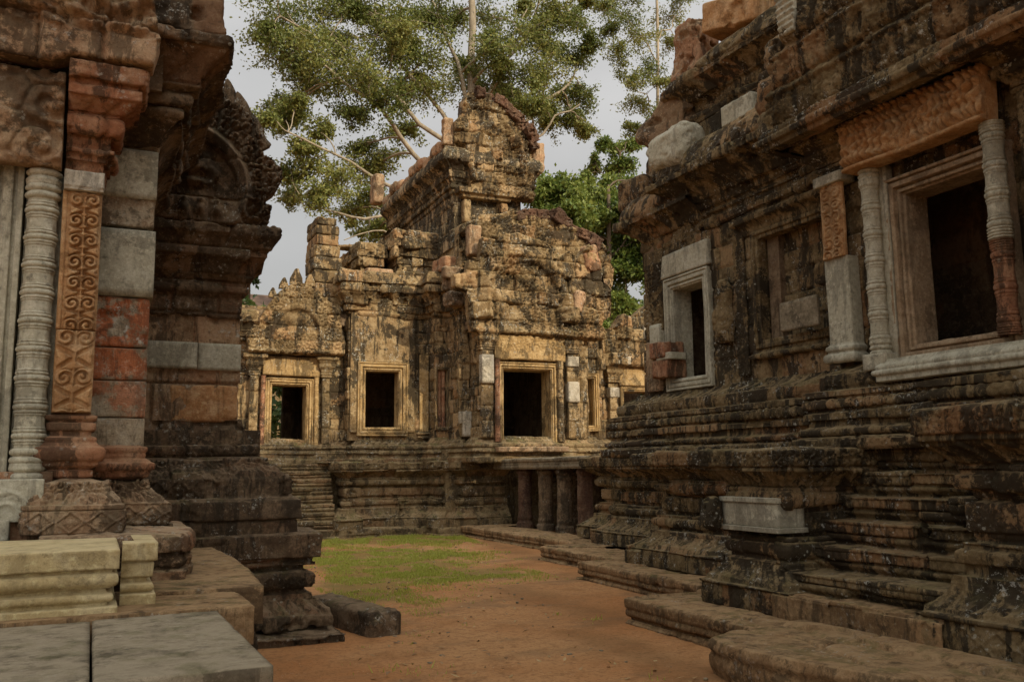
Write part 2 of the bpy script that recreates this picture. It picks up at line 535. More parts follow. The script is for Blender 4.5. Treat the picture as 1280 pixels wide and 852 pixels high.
def block_field(U, cid, vb, L, seed, jit=.012, groove=.016, gw=.012, rnd=.03, missing=0., chips=1.):
    """U: (nv,nu) arc length, cid: (nv,) course ids, vb: (nv,) distance to nearest course joint."""
    nv, nu = U.shape
    D = np.zeros((nv, nu), np.float32); B = np.full((nv, nu), .5, np.float32); E = np.zeros((nv, nu), np.float32)
    for c in np.unique(cid):
        rows = np.where(cid == c)[0]
        cu = cuts_for(U.min(), U.max(), L, seed * 131 + int(c) * 7 + 3)
        r = np.random.default_rng(seed * 77 + int(c))
        off = r.normal(0, jit, len(cu)); tu = r.normal(0, jit * .9, len(cu)); col = r.random(len(cu))
        mis = (r.random(len(cu)) < missing); ero = r.random(len(cu)) ** 1.5
        uu = U[rows]
        k = np.clip(np.searchsorted(cu, uu) - 1, 0, len(cu) - 2)
        du = np.minimum(uu - cu[k], cu[k + 1] - uu)
        dist = np.minimum(du, vb[rows][:, None])
        x = (uu - (cu[k] + cu[k + 1]) / 2) / (cu[k + 1] - cu[k])
        d = off[k] + tu[k] * x * 2
        q = np.clip(dist / rnd, 0, 1)
        d = d - rnd * .45 * (1 - np.sqrt(np.clip(1 - (1 - q) ** 2, 0, 1)))
        d = d - groove * np.exp(-(dist / gw) ** 2)
        d = d - np.where(mis[k], .10, 0)
        D[rows] = d; B[rows] = col[k]; E[rows] = ero[k]
    return D, B, E

def sweep(name, path, pr, mat, parent, res=.025, seed=1, L=(.5, 1.2), joints=True, jit=.010, groove=.014,
          rnd=.028, missing=0., rough=.012, warp=.014, ornk=1.0, holes=(), axes=None, origin=(0, 0, 0), closed=False,
          chip=.03, recess=(), emit=True, extra=None):
    path = np.array(path, float)
    if closed: path = np.vstack([path, path[:1]])
    seg = np.diff(path, axis=0)
    sl = np.hypot(seg[:, 0], seg[:, 1])
    dirs = seg / sl[:, None]
    nrm = np.stack([dirs[:, 1], -dirs[:, 0]], 1)
    m = []
    for i in range(len(path)):
        if closed:
            a, b = nrm[(i - 1) % len(nrm)], nrm[i % len(nrm)]
        else:
            a, b = nrm[max(0, i - 1)], nrm[min(len(nrm) - 1, i)]
        m.append((a + b) / (1 + a @ b))
    m = np.array(m)
    us, pp, mm = [], [], []
    u0 = 0.
    hu = [x for h in list(holes) + list(recess) for x in h[:2]]
    for i in range(len(seg)):
        n = max(2, int(round(sl[i] / res)))
        T = np.linspace(0, 1, n + 1)
        if i < len(seg) - 1 or False: T = T[:-1]
        T = T.copy()
        for x in hu:
            tt = (x - u0) / sl[i]
            if .001 < tt < .999 and len(T) > 3:
                j = 1 + int(np.argmin(np.abs(T[1:-1] - tt))); T[j] = tt
        us.append(u0 + T * sl[i])
        pp.append(path[i] + T[:, None] * seg[i])
        mm.append(m[i] + T[:, None] * (m[i + 1] - m[i]))
        u0 += sl[i]
    us = np.concatenate(us); pp = np.concatenate(pp); mm = np.concatenate(mm)
    O, Z, Tt, Hh = np.array(pr.o), np.array(pr.z), np.array(pr.t), np.array(pr.h)
    K, C = np.array(pr.k), np.array(pr.c)
    if holes or recess:
        Z = Z.copy()
        for h in list(holes) + list(recess):
            for zz in h[2:4]:
                j = int(np.argmin(np.abs(Z - zz)))
                if abs(Z[j] - zz) < res * 1.2: Z[j] = zz
    nv, nu = len(O), len(us)
    XY = pp[None] + O[:, None, None] * mm[None]
    V = np.concatenate([XY, np.broadcast_to(Z[:, None, None], (nv, nu, 1))], 2)
    du = np.gradient(V, axis=1); dv = np.gradient(V, axis=0)
    N = np.cross(du, dv)
    N /= np.linalg.norm(N, axis=2, keepdims=True) + 1e-9
    U = np.broadcast_to(us[None], (nv, nu))
    D = np.zeros((nv, nu)); B = np.full((nv, nu), .5); E = np.full((nv, nu), .3)
    vv = np.concatenate([[0], np.cumsum(np.hypot(np.diff(O), np.diff(Z)))])
    if joints:
        bnd = vv[1:][np.diff(C) != 0] - .0
        vb = np.full(nv, 9.)
        for x in bnd: vb = np.minimum(vb, np.abs(vv - x))
        D, B, E = block_field(U, C, vb, L, seed, jit, groove, max(.010, res * .62), rnd, missing)
    for k in np.unique(K):
        if not k: continue
        rows = np.where(K == k)[0]
        # keep neighbouring pieces of one kind apart by their own length
        D[rows] += (1 - .65 * E[rows]) * ornk * orn_fn(k, U[rows].astype(float), np.broadcast_to(Tt[rows][:, None], (len(rows), nu)),
                                 np.broadcast_to(Hh[rows][:, None], (len(rows), nu)), seed)
    for (a, b, c, d, dep) in recess:
        inside = (U >= a - 1e-4) & (U <= b + 1e-4) & (Z[:, None] >= c - 1e-4) & (Z[:, None] <= d + 1e-4)
        D = np.where(inside, D - dep, D)
    if axes is not None:
        A, Bx, Cx = [np.array(x, float) for x in axes]
        conv = lambda W: W[..., 0:1] * A + W[..., 1:2] * Bx + W[..., 2:3] * Cx
        V = conv(V) + np.array(origin, float); N = conv(N)
    G = V.reshape(-1, 3)
    nz = (.5 * fbm(G, .25, 3, seed + 5) + .75 * fbm(G, .07, 3, seed + 6)).reshape(nv, nu)
    ch = fbm(G, .13, 3, seed + 9).reshape(nv, nu)
    D = D + rough * (.35 + 1.7 * E * E) * nz - chip * (.35 + 1.8 * E * E) * (sst(.36, .42, ch) * .6 + sst(.25, .6, ch) * .3)
    if extra is not None: D = D + extra(U, Z[:, None] + 0 * U)
    V = V + N * D[..., None]
    if warp:
        W = np.stack([fbm(G, .9, 2, s).reshape(nv, nu) for s in (201, 202, 203)], -1)
        V = V + warp * W
    idx = np.arange(nv * nu).reshape(nv, nu)
    F = np.stack([idx[:-1, :-1], idx[:-1, 1:], idx[1:, 1:], idx[1:, :-1]], -1).reshape(-1, 4)
    if holes:
        uc = (us[:-1] + us[1:]) / 2; zc = (Z[:-1] + Z[1:]) / 2
        kill = np.zeros((nv - 1, nu - 1), bool)
        for (a, b, c, d) in holes:
            kill |= ((uc > a) & (uc < b))[None] & ((zc > c) & (zc < d))[:, None]
        F = F[~kill.ravel()]
    V, F, B = compact(V.reshape(-1, 3), F, B.ravel())
    if not emit: return V, F, B
    return mk(name, V, F, mat, parent, B)

def wallp(res, z0, z1, seed, o=0., hmin=.24, hmax=.40, top=None):
    """plain coursed wall"""
    r = np.random.default_rng(seed)
    p = prof(res, o, z0)
    z, first = z0, True
    while z < z1 - .01:
        h = r.uniform(hmin, hmax)
        if z1 - (z + h) < hmin * .6: h = z1 - z
        p.to(o, z + h, new=not first); z += h; first = False
    if top is not None: p.to(o + top, z1, new=True)
    return p

# ------------------------------------------------------------------ carved slabs with an outline
def in_poly(x, y, poly):
    inside = np.zeros(x.shape, bool)
    n = len(poly)
    for i in range(n):
        x0, y0 = poly[i]; x1, y1 = poly[(i + 1) % n]
        c = ((y0 > y) != (y1 > y)) & (x < (x1 - x0) * (y - y0) / (y1 - y0 + 1e-12) + x0)
        inside ^= c
    return inside

def near_poly(p, poly):
    poly = np.array(poly, float)
    best = np.full(len(p), 1e9); bp = p.copy()
    for i in range(len(poly)):
        a, b = poly[i], poly[(i + 1) % len(poly)]
        ab = b - a
        t = np.clip(((p - a) @ ab) / (ab @ ab + 1e-12), 0, 1)
        q = a + t[:, None] * ab
        d = np.hypot(*(p - q).T)
        c = d < best
        best = np.where(c, d, best); bp[c] = q[c]
    return bp, best

def relief(name, origin, A, poly, hfn, mat, parent, thick=.15, res=.02, seed=1, rough=.008, warp=.012, blkfn=None, emit=True, edge=.0):
    A = np.array(A, float); Zv = np.array((0, 0, 1.)); Cv = np.cross(A, Zv)
    poly = np.array(poly, float)
    u0, z0 = poly.min(0) - res; u1, z1 = poly.max(0) + res
    us = np.arange(u0, u1 + res, res); zs = np.arange(z0, z1 + res, res)
    U, Zz = np.meshgrid(us, zs)
    uc = (U[:-1, :-1] + U[1:, 1:]) / 2; zc = (Zz[:-1, :-1] + Zz[1:, 1:]) / 2
    ins = in_poly(uc, zc, poly)
    nv, nu = U.shape
    idx = np.arange(nv * nu).reshape(nv, nu)
    F = np.stack([idx[:-1, :-1], idx[:-1, 1:], idx[1:, 1:], idx[1:, :-1]], -1)[ins]
    uz = np.stack([U.ravel(), Zz.ravel()], 1)
    # boundary edges
    E = np.concatenate([F[:, [0, 1]], F[:, [1, 2]], F[:, [2, 3]], F[:, [3, 0]]])
    key = np.sort(E, 1)
    kk = key[:, 0].astype(np.int64) * (nv * nu) + key[:, 1]
    uniq, inv, cnt = np.unique(kk, return_inverse=True, return_counts=True)
    be = E[cnt[inv] == 1]
    bv = np.unique(be.ravel())
    bp, bd = near_poly(uz[bv], poly)
    uz[bv] = bp
    d_edge = np.full(nv * nu, 1.)
    D = hfn(uz[:, 0], uz[:, 1])
    blk = None
    if isinstance(D, tuple): D, blk = D
    if blk is None: blk = np.full(nv * nu, .5)
    if edge:
        _, de = near_poly(uz, poly)
        q = np.clip(de / edge, 0, 1)
        D = D - edge * .6 * (1 - np.sqrt(np.clip(1 - (1 - q) ** 2, 0, 1)))
    O = np.array(origin, float)
    P = O + uz[:, :1] * A + uz[:, 1:] * Zv
    D = D + rough * fbm(P, .15, 4, seed + 4)
    front = P + (thick + D)[:, None] * Cv
    ns = max(2, int(thick / max(res * 2, .04)))
    layers = [front]
    for k in range(1, ns + 1):
        f = 1 - k / ns
        off = rough * 1.5 * fbm(P + Cv * k * .06, .12, 2, seed + 8)
        layers.append(P + (thick * f)[..., None] * Cv + 0 * off[:, None] + off[:, None] * Zv * .6 if False else P + (thick * f) * Cv + off[:, None] * (Zv * .5 + A * .5))
    V = np.concatenate(layers)
    n = nv * nu
    Fs = [F]
    for k in range(ns):
        a, b = be[:, 0] + k * n, be[:, 1] + k * n
        Fs.append(np.stack([b, a, a + n, b + n], 1))
    F = np.concatenate(Fs)
    B = np.tile(blk, ns + 1)
    G = V
    W = np.stack([fbm(G, .9, 2, s) for s in (201, 202, 203)], -1)
    V = V + warp * W
    V, F, B = compact(V, F, B)
    if not emit: return V, F, B
    return mk(name, V, F, mat, parent, B)

def courses_h(u, z, z0, hs, L, seed, jit=.03, groove=.03, gw=.016, rnd=.05, missing=0.):
    """block masonry as a height over (u,z) points; returns d, blk"""
    zb = np.array([z0] + list(z0 + np.cumsum(hs)))
    c = np.clip(np.searchsorted(zb, z) - 1, 0, len(zb) - 2)
    dz = np.minimum(z - zb[c], zb[c + 1] - z)
    D = np.zeros_like(u); B = np.full(u.shape, .5)
    for k in np.unique(c):
        w = c == k
        cu = cuts_for(u.min(), u.max(), L, seed * 91 + int(k) * 5)
        r = np.random.default_rng(seed * 57 + int(k))
        off = r.normal(0, jit, len(cu)); tl = r.normal(0, jit * .7, len(cu)); col = r.random(len(cu)); ms = r.random(len(cu)) < missing
        j = np.clip(np.searchsorted(cu, u[w]) - 1, 0, len(cu) - 2)
        d = np.minimum(np.minimum(u[w] - cu[j], cu[j + 1] - u[w]), dz[w])
        d = np.clip(d, 0, 9)
        q = np.clip(d / rnd, 0, 1)
        D[w] = off[j] + tl[j] * ((u[w] - cu[j]) / (cu[j + 1] - cu[j]) * 2 - 1) - rnd * .5 * (1 - np.sqrt(np.clip(1 - (1 - q) ** 2, 0, 1))) \
            - groove * np.exp(-(d / gw) ** 2) - np.where(ms[j], .12, 0)
        B[w] = col[j]
    return D, B

# ------------------------------------------------------------------ loose rounded stones
_cube = {}
def cube_grid(n):
    if n in _cube: return _cube[n]
    t = np.linspace(-1, 1, n + 1)
    a, b = np.meshgrid(t, t)
    a, b = a.ravel(), b.ravel(); o = np.ones_like(a)
    faces = [(o, a, b), (-o, b, a), (b, o, a), (a, -o, b), (a, b, o), (b, a, -o)]
    V = np.concatenate([np.stack(f, 1) for f in faces])
    idx = np.arange((n + 1) ** 2).reshape(n + 1, n + 1)
    q = np.stack([idx[:-1, :-1], idx[:-1, 1:], idx[1:, 1:], idx[1:, :-1]], -1).reshape(-1, 4)
    F = np.concatenate([q + k * (n + 1) ** 2 for k in range(6)])
    key = np.round(V * 1e4).astype(np.int64)
    _, first, inv = np.unique(key, axis=0, return_index=True, return_inverse=True)
    inv = inv.ravel()
    V, F = V[first], inv[F]
    _cube[n] = (V, F)
    return _cube[n]

def stone_geo(c, size, rz=0., rx=0., ry=0., r=.04, n=10, noise=.02, nscale=.25, seed=0, chip=.03, blk=None, taper=0.):
    V, F = cube_grid(n)
    h = np.array(size, float) / 2
    r = min(r, h.min() * .98)
    p = V * h
    inner = np.clip(p, -(h - r), h - r)
    d = p - inner
    nn = d / (np.linalg.norm(d, axis=1, keepdims=True) + 1e-9)
    p = inner + r * nn
    if taper:
        p[:, :2] *= (1 - taper * (p[:, 2:3] / h[2] * .5 + .5))
    Mx = (Matrix.Rotation(rz, 3, 'Z') @ Matrix.Rotation(ry, 3, 'Y') @ Matrix.Rotation(rx, 3, 'X'))
    Mx = np.array(Mx)
    p = p @ Mx.T; nn = nn @ Mx.T
    p = p + np.array(c, float)
    k = fbm(p + seed * 3.1, nscale, 3, seed)
    p = p + nn * (noise * k - chip * sst(.25, .6, fbm(p + seed, nscale * .6, 2, seed + 3)))[:, None]
    if blk is None: blk = np.random.default_rng(seed + 5).random()
    return p, F.astype(np.int32), np.full(len(p), blk)

def stones(name, items, mat, parent=None, loc=None, apart=False):
    if apart:
        return [stones(name, [i], mat, parent) for i in items]
    V, F, B = join([stone_geo(**i) for i in items])
    return mk(name, V, F, mat, parent, B, loc=loc)

def box_geo(x0, x1, y0, y1, z0, z1):
    V = np.array([(x, y, z) for z in (z0, z1) for y in (y0, y1) for x in (x0, x1)], float)
    F = np.array([(0, 2, 3, 1), (4, 5, 7, 6), (0, 1, 5, 4), (2, 6, 7, 3), (0, 4, 6, 2), (1, 3, 7, 5)], np.int32)
    return V, F, np.full(8, .5)

# ------------------------------------------------------------------ door and window frames, colonnettes
def frame(name, origin, A, rect, pr, mat, parent, res=.02, seed=1, rough=.004, chip=.008, warp=.012):
    u0, u1, z0, z1 = rect
    A = np.array(A, float); Cv = np.cross(A, (0, 0, 1.))
    return sweep(name, [(u0, z0), (u1, z0), (u1, z1), (u0, z1)], pr, mat, parent, res=res, seed=seed, joints=False,
                 axes=(A, (0, 0, 1.), Cv), origin=origin, closed=True, rough=rough, chip=chip, warp=warp)

def frame_prof(res, w, dep, proud=.05, back=.0):
    """nested fillets from the reveal outwards: o = distance from the opening, z = proud of the wall"""
    p = prof(res, 0, -dep)
    p.to(0, proud * .3)
    p.to(w * .12, proud * .35).to(w * .14, proud * .7).to(w * .3, proud * .7).to(w * .33, proud * .45)
    p.to(w * .42, proud * .45).to(w * .45, proud).to(w * .72, proud).to(w * .75, proud * .75).to(w * .82, proud * .75).to(w * .84, proud * 1.1)
    p.to(w, proud * 1.1).to(w + .004, -.03)
    return p

def lathe(name, base, prof_rz, mat, parent, nseg=20, oct_=.0, seed=1, rough=.003, emit=True):
    R = np.array([a for a, _ in prof_rz]); Z = np.array([b for _, b in prof_rz])
    th = np.linspace(0, 2 * pi, nseg, endpoint=False)
    k = 1.0
    if oct_:
        m = (th % (pi / 4)) - pi / 8
        k = (1 - oct_) + oct_ * cos(pi / 8) / np.cos(m)
    V = np.stack([(R[:, None] * np.cos(th) * k), (R[:, None] * np.sin(th) * k), np.broadcast_to(Z[:, None], (len(R), nseg))], -1)
    V = V + np.array(base, float)
    V = V.reshape(-1, 3)
    nn = V - np.array(base, float); nn[:, 2] = 0
    nn /= np.linalg.norm(nn, axis=1, keepdims=True) + 1e-9
    V = V + nn * (rough * fbm(V, .08, 3, seed))[:, None]
    W = np.stack([fbm(V, .9, 2, s) for s in (201, 202, 203)], -1)
    V = V + .012 * W
    idx = np.arange(len(R) * nseg).reshape(len(R), nseg)
    nx = np.roll(idx, -1, 1)
    F = np.stack([idx[:-1], nx[:-1], nx[1:], idx[1:]], -1).reshape(-1, 4)
    B = np.full(len(V), .5)
    if not emit: return V, F.astype(np.int32), B
    return mk(name, V, F, mat, parent, B)

def colonnette_prof(r, z0, z1, nb=7, res=.006, base=True):
    """octagonal shaft with groups of rings"""
    H = z1 - z0
    pts = []
    zs = np.arange(0, H + 1e-6, res)
    def ring(z, c, hh):      # rounded ring
        x = np.clip((z - c) / hh, -1, 1)
        return np.sqrt(1 - x * x)
    R = np.full(zs.shape, r * .84)
    cs = [H * (i + .5) / nb for i in range(nb)]
    for i, c in enumerate(cs):
        w = H / nb
        for dz, hh, k in ((0, .10 * w, .26), (-.17 * w, .055 * w, .17), (.17 * w, .055 * w, .17), (-.27 * w, .03 * w, .1), (.27 * w, .03 * w, .1)):
            R = np.maximum(R, r * .84 + r * .62 * k * ring(zs, c + dz, hh) * (np.abs(zs - c - dz) < hh))
    for k in range(4):       # stacked rings at both ends
        hh = .022 * H / 2
        for c in (hh * (1 + 2.3 * k), H - hh * (1 + 2.3 * k)):
            R = np.maximum(R, r * .82 + r * .22 * ring(zs, c, hh) * (np.abs(zs - c) < hh))
    return [(a, z0 + b) for a, b in zip(R, zs)]

def rinceau(u, z, uc, w, p, amp, seed=0):
    uo = u
    u = u + .010 * fbm(P2(u, z, seed + 2), .16, 3, seed + 5); z = z + .022 * fbm(P2(u, z, seed + 3), .3, 2, seed + 6)
    x = np.abs(u - uc); k = np.floor(z / p)
    cz = (k + .5) * p
    dx, dz = x - w * .25, z - cz
    rr = np.hypot(dx, dz) / (w * .25); th = np.arctan2(dz, dx)
    sp = sst(.1, .55, .5 + .5 * np.cos(2 * pi * 1.35 * rr - th)) * sst(1.15, .85, rr)
    eye = np.exp(-(rr / .22) ** 2)
    leaf = sst(.15, .6, .5 + .5 * np.cos(2 * pi * (np.abs((z - cz) / p) * 3.2 + x / w * 1.6))) * sst(.9, 1.2, rr) * .75
    stem = np.exp(-(x / (w * .035)) ** 2)
    wear = np.clip(.75 + .95 * fbm(P2(u, z, seed), .22, 3, seed), .08, 1.15)
    return amp * wear * np.maximum.reduce([sp, eye, leaf, stem * .8]) * sst(0, .012, w * .5 - x)

def flame_lintel(u, z, z0, z1, amp, seed=0):
    H = z1 - z0; t = (z - z0) / H
    n = fbm(P2(u, z, seed), .22, 2, seed)
    g = .42 + .13 * np.cos(2 * pi * u / .46)                 # hanging garland
    ph = u / .078 + .55 * np.sin(2 * pi * (t * 1.1) + 1.5 * n + np.sin(u * 14))
    r1 = sst(.05, .55, .5 + .5 * np.cos(2 * pi * ph))
    body = r1 * (.75 + .25 * np.cos(t * 30 + 4 * n))
    gar = np.exp(-((t - g) / .07) ** 2) * (.8 + .2 * np.cos(2 * pi * u / .04))
    band = sst(.10, .06, t) * .7
    wear = np.clip(.75 + .7 * fbm(P2(u, z, seed + 4), .3, 3, seed), .15, 1.2)
    return amp * wear * np.maximum.reduce([body * sst(.08, .16, t), gar, band]) + .3 * amp * curls(u, z, .05, seed) * sst(.5, .9, t)

def rectpoly(u0, u1, z0, z1):
    return [(u0, z0), (u1, z0), (u1, z1), (u0, z1)]

# ================================================================== GROUND
def axis(lo, hi, step, far):
    a = list(np.arange(lo, hi + 1e-6, step))
    s, x = step, hi
    while x < far:
        s *= 1.35; x += s; a.append(x)
    s, x, b = step, lo, []
    while x > -far:
        s *= 1.35; x -= s; b.append(x)
    return np.array(b[::-1] + a)
GX, GY = axis(-2, 12, .055, 420), axis(1.5, 24, .055, 420)
gx, gy = np.meshgrid(GX, GY)
gp = np.stack([gx.ravel(), gy.ravel(), np.zeros(gx.size)], 1)
def grass_amt(x, y):
    """where grass grows in the court"""
    def el(cx, cy, rx, ry):
        return np.exp(-(((x - cx) / rx) ** 2 + ((y - cy) / ry) ** 2))
    a = el(5.8, 20.2, 2.6, 1.1) * 1.2 + el(7.2, 19.4, 1.0, 1.4) + el(4.3, 15.0, .9, 2.8) * 1.15 + el(5.0, 17.4, 1.7, 1.2) * .75 + el(5.9, 12.9, 1.5, .9) * 1.1 + el(4.8, 14.6, 1.6, .6) * .8
    a += el(6.0, 15.9, .8, .9) * .7 + el(3.3, 11.6, .7, 1.8) * 1.0 + el(4.75, 7.2, .28, 1.5) * .55 + el(6.0, 10.4, .4, 1.4) * .4 + el(2.4, 8.6, .5, .6) * .3
    return a
gn = fbm(gp, .8, 4, 3)
gz = .018 * fbm(gp, 1.6, 3, 1) + .008 * fbm(gp, .22, 3, 2)
near_l = np.exp(-np.clip(np.abs(gx.ravel() - np.interp(gy.ravel(), [5, 8, 8.3, 11.4, 11.5, 13.8, 14, 20], [4.3, 4.3, 5.0, 5.1, 6.4, 6.4, 7.1, 8.0])) - .1, 0, 9) / .45)
damp = np.clip(near_l * 1.1 + .45 * gn, 0, 1)
ga = np.clip(grass_amt(gx.ravel(), gy.ravel()) + .35 * gn, 0, 1.2)
gb = np.clip(.5 + .5 * np.clip(damp - .15, 0, 1) - .5 * sst(.45, .9, ga), 0, 1)
far = np.hypot(gx.ravel() - 5, gy.ravel() - 12)
gz = gz * np.clip(1 - (far - 18) / 20, 0, 1)
gidx = np.arange(gx.size).reshape(gx.shape)
gF = np.stack([gidx[:-1, :-1], gidx[:-1, 1:], gidx[1:, 1:], gidx[1:, :-1]], -1).reshape(-1, 4)
gp[:, 2] = gz
ground = mk('ground', gp, gF, SOIL, None, gb)
tag(ground, 'red-brown bare earth of the temple court', 'ground', kind='structure')

# ================================================================== RIGHT TEMPLE
AR = (0, -1, 0)
RT = thing('temple', (7.4, 7.5, 0), 'dark weathered temple on the right with moulded plinth, steps and orange carved lintel', 'temple')

def plinth_profile(res, z0, z1, k=1.0, start=0.0):
    H = z1 - z0
    p = prof(res, start, z0)
    p.to(start, z0 + .125 * H, 'lozenge')
    p.to(start + .012, z0 + .128 * H, new=True).to(start + .012, z0 + .15 * H).to(start - .02, z0 + .155 * H)
    p.cyma(start - .20 * k, z0 + .275 * H, 'diag', new=True, mode='out')
    p.to(start - .19 * k, z0 + .28 * H).to(start - .19 * k, z0 + .305 * H).to(start - .25 * k, z0 + .31 * H, new=True).to(start - .25 * k, z0 + .335 * H)
    p.torus(.085 * H, .05 * k, 'leaf')
    p.to(start - .24 * k, z0 + .44 * H).to(start - .31 * k, z0 + .445 * H)
    p.to(start - .32 * k, z0 + .475 * H, new=True)
    p.to(start - .29 * k, z0 + .48 * H).to(start - .29 * k, z0 + .60 * H, 'scroll').to(start - .32 * k, z0 + .605 * H)
    p.to(start - .32 * k, z0 + .64 * H, new=True)
    p.to(start - .27 * k, z0 + .645 * H).torus(.085 * H, .05 * k, 'leaf').to(start - .25 * k, z0 + .735 * H).to(start - .25 * k, z0 + .755 * H)
    p.cyma(start - .10 * k, z0 + .855 * H, 'lotusdn', new=True, mode='in')
    p.to(start - .06 * k, z0 + .858 * H).to(start - .06 * k, z0 + .875 * H)
    p.to(start - .05 * k, z0 + .88 * H, new=True).to(start - .05 * k, z0 + .985 * H, 'carve').to(start - .07 * k, z0 + H)
    p.to(start - 1.4, z0 + H + .01, 'worn', new=True)
    return p

R1 = .0155
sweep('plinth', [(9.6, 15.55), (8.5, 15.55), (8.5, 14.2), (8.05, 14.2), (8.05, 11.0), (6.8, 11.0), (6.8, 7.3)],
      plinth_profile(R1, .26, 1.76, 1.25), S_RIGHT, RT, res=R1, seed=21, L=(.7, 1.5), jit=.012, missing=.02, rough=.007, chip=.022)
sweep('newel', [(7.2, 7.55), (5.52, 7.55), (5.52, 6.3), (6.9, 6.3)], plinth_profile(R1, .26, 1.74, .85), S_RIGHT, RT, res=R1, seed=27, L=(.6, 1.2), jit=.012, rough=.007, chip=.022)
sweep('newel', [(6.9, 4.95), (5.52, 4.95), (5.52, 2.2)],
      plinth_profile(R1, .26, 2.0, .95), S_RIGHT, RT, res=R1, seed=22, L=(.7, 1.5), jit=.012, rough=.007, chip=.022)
# foundation course under the steps, flush with both newels
p = prof(R1, 0, .24); p.to(0, .46, 'worn').to(-.03, .475, new=True).to(-.40, .48, 'worn')
sweep('foundation_course', [(5.5, 6.5), (5.5, 4.7)], p, S_LEDGE, RT, res=R1, seed=23, L=(.5, .9), jit=.02, chip=.05)
p = prof(R1, -.20, .46)
x, z = -.20, .46
for dz, td in ((.19, .30), (.215, .22), (.215, .19), (.215, .15), (.215, .13), (.215, .12), (.21, .2)):
    p.to(x - .03, z + .01).to(x - .03, z + .045, new=True).torus(.05, .022, 'leaf').to(x - .03, z + .105)
    p.to(x + .005, z + .11, new=True).to(x + .005, z + dz - .03, 'dentil').to(x + .02, z + dz - .025).to(x + .02, z + dz - .004).to(x + .012, z + dz)
    p.to(x - td, z + dz + .003, 'worn')
    x -= td; z += dz
sweep('stairway', [(5.5, 6.55), (5.5, 4.6)], p, S_RIGHT, RT, res=R1, seed=24, L=(.6, 1.2), jit=.008, chip=.03, rough=.006)

def upper_profile(res):
    p = prof(res, .10, 1.72)
    p.to(.12, 1.74).to(.12, 1.83, 'carvefine').to(.03, 1.86, new=True)
    p.torus(.08, .05, 'leaf').to(.0, 1.96).to(.0, 2.0).to(.05, 2.02, new=True).to(.05, 2.09).to(.01, 2.11)
    p.torus(.125, .035, 'beads', new=True).to(.045, 2.245).to(.045, 2.31).to(-.06, 2.33)
    p.to(-.07, 2.35, new=True).to(-.08, 2.47, 'lozenge').to(-.10, 2.48)
    p.cyma(-.30, 2.62, 'lotus', new=True, mode='out').to(-.55, 2.64)
    return p
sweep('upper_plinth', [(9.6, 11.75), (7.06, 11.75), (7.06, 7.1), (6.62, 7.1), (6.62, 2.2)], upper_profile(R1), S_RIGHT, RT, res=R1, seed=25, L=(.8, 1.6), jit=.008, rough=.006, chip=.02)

# the wall: far doorway, false window (a recess), near doorway
wall_u = lambda y: 2.6 + (11.3 - y)
porch_u = lambda y: 7.4 + (6.95 - y)
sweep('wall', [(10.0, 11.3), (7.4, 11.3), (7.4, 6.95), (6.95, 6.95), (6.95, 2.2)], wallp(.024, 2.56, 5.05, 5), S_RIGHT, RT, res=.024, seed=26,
      L=(.4, .85), jit=.012, groove=.018, missing=.0,
      holes=[(wall_u(10.55), wall_u(9.75), 2.8, 4.08), (porch_u(5.98), porch_u(5.0), 2.66, 4.16)],
      recess=[(wall_u(8.65), wall_u(7.46), 3.08, 4.40, .17)])
# false window: hood, sill and side strips standing round the recess
OW = (7.4, 0, 0)
fp = prof(.018, 0, -.10)
fp.to(0, .035).to(.05, .035).to(.055, .06).to(.10, .06).to(.11, .025).to(.15, .025).to(.155, -.03)
fw = frame('false_window', OW, AR, (-8.63, -7.48, 3.10, 4.38), fp, S_RIGHT, RT, res=.02, seed=31, rough=.008, chip=.03)
p = prof(.016, .0, 4.46); p.to(.03, 4.47).to(.05, 4.52).cyma(.13, 4.60, mode='in').to(.15, 4.61).to(.15, 4.67, 'carvefine').to(.1, 4.70).to(-.05, 4.73)
sweep('hood', [(7.5, 8.86), (7.4, 8.86), (7.4, 7.30), (7.5, 7.30)], p, S_RIGHT, fw, res=.02, seed=32, joints=False, chip=.04)
p = prof(.016, .0, 2.86); p.to(.05, 2.87).torus(.07, .03).to(.04, 2.95).to(.02, 3.0).to(-.05, 3.04)
sweep('sill', [(7.5, 8.8), (7.4, 8.8), (7.4, 7.25)], p, S_RIGHT, fw, res=.02, seed=33, L=(.3, .7), chip=.04)
relief('replaced_block', (7.24, 0, 0), AR, rectpoly(-8.12, -7.50, 3.12, 3.46), lambda u, z: 0 * u, S_PAVE, fw, thick=.03, res=.03, seed=3, rough=.003)

# near doorway
OD = (6.93, 0, 0)
dr = frame('door_frame', OD, AR, (-5.95, -5.04, 2.69, 4.13), frame_prof(.012, .17, .26, .11), S_JAMB, RT, res=.018, seed=41, rough=.006, chip=.012)
def carved_panel(seed, s=.11, amp=.05, rows=None):
    def f(u, z):
        a = fbm(P2(u, z, seed), .5, 2, seed)
        return amp * curls(u + .03 * a, z, s, seed) + .25 * amp * curls(u, z, s * .4, seed + 3) + .02 * a
    return f
relief('lintel', (6.80, 0, 0), AR, [(-6.42, 4.44), (-4.86, 4.44), (-4.84, 4.92), (-6.44, 4.95)], lambda u, z: flame_lintel(u, z, 4.44, 4.93, .095, 5), S_ORANGE, dr, thick=.17, res=.009, seed=42, edge=.03)
def mk_col(base, z0, z1, r, mat, parent, nb=7, res=.006, nseg=24, seed=1):
    a = lathe('colonnette', (base[0], base[1], 0), colonnette_prof(r, z0, z1, nb, res), mat, parent, nseg=nseg, oct_=.7, seed=seed, rough=.002)
    return a
mk_col((6.76, 6.24, 0), 2.62, 4.44, .10, S_GREY, dr, nb=7)
mk_col((6.76, 4.90, 0), 3.42, 4.44, .10, S_GREY, dr, nb=4)
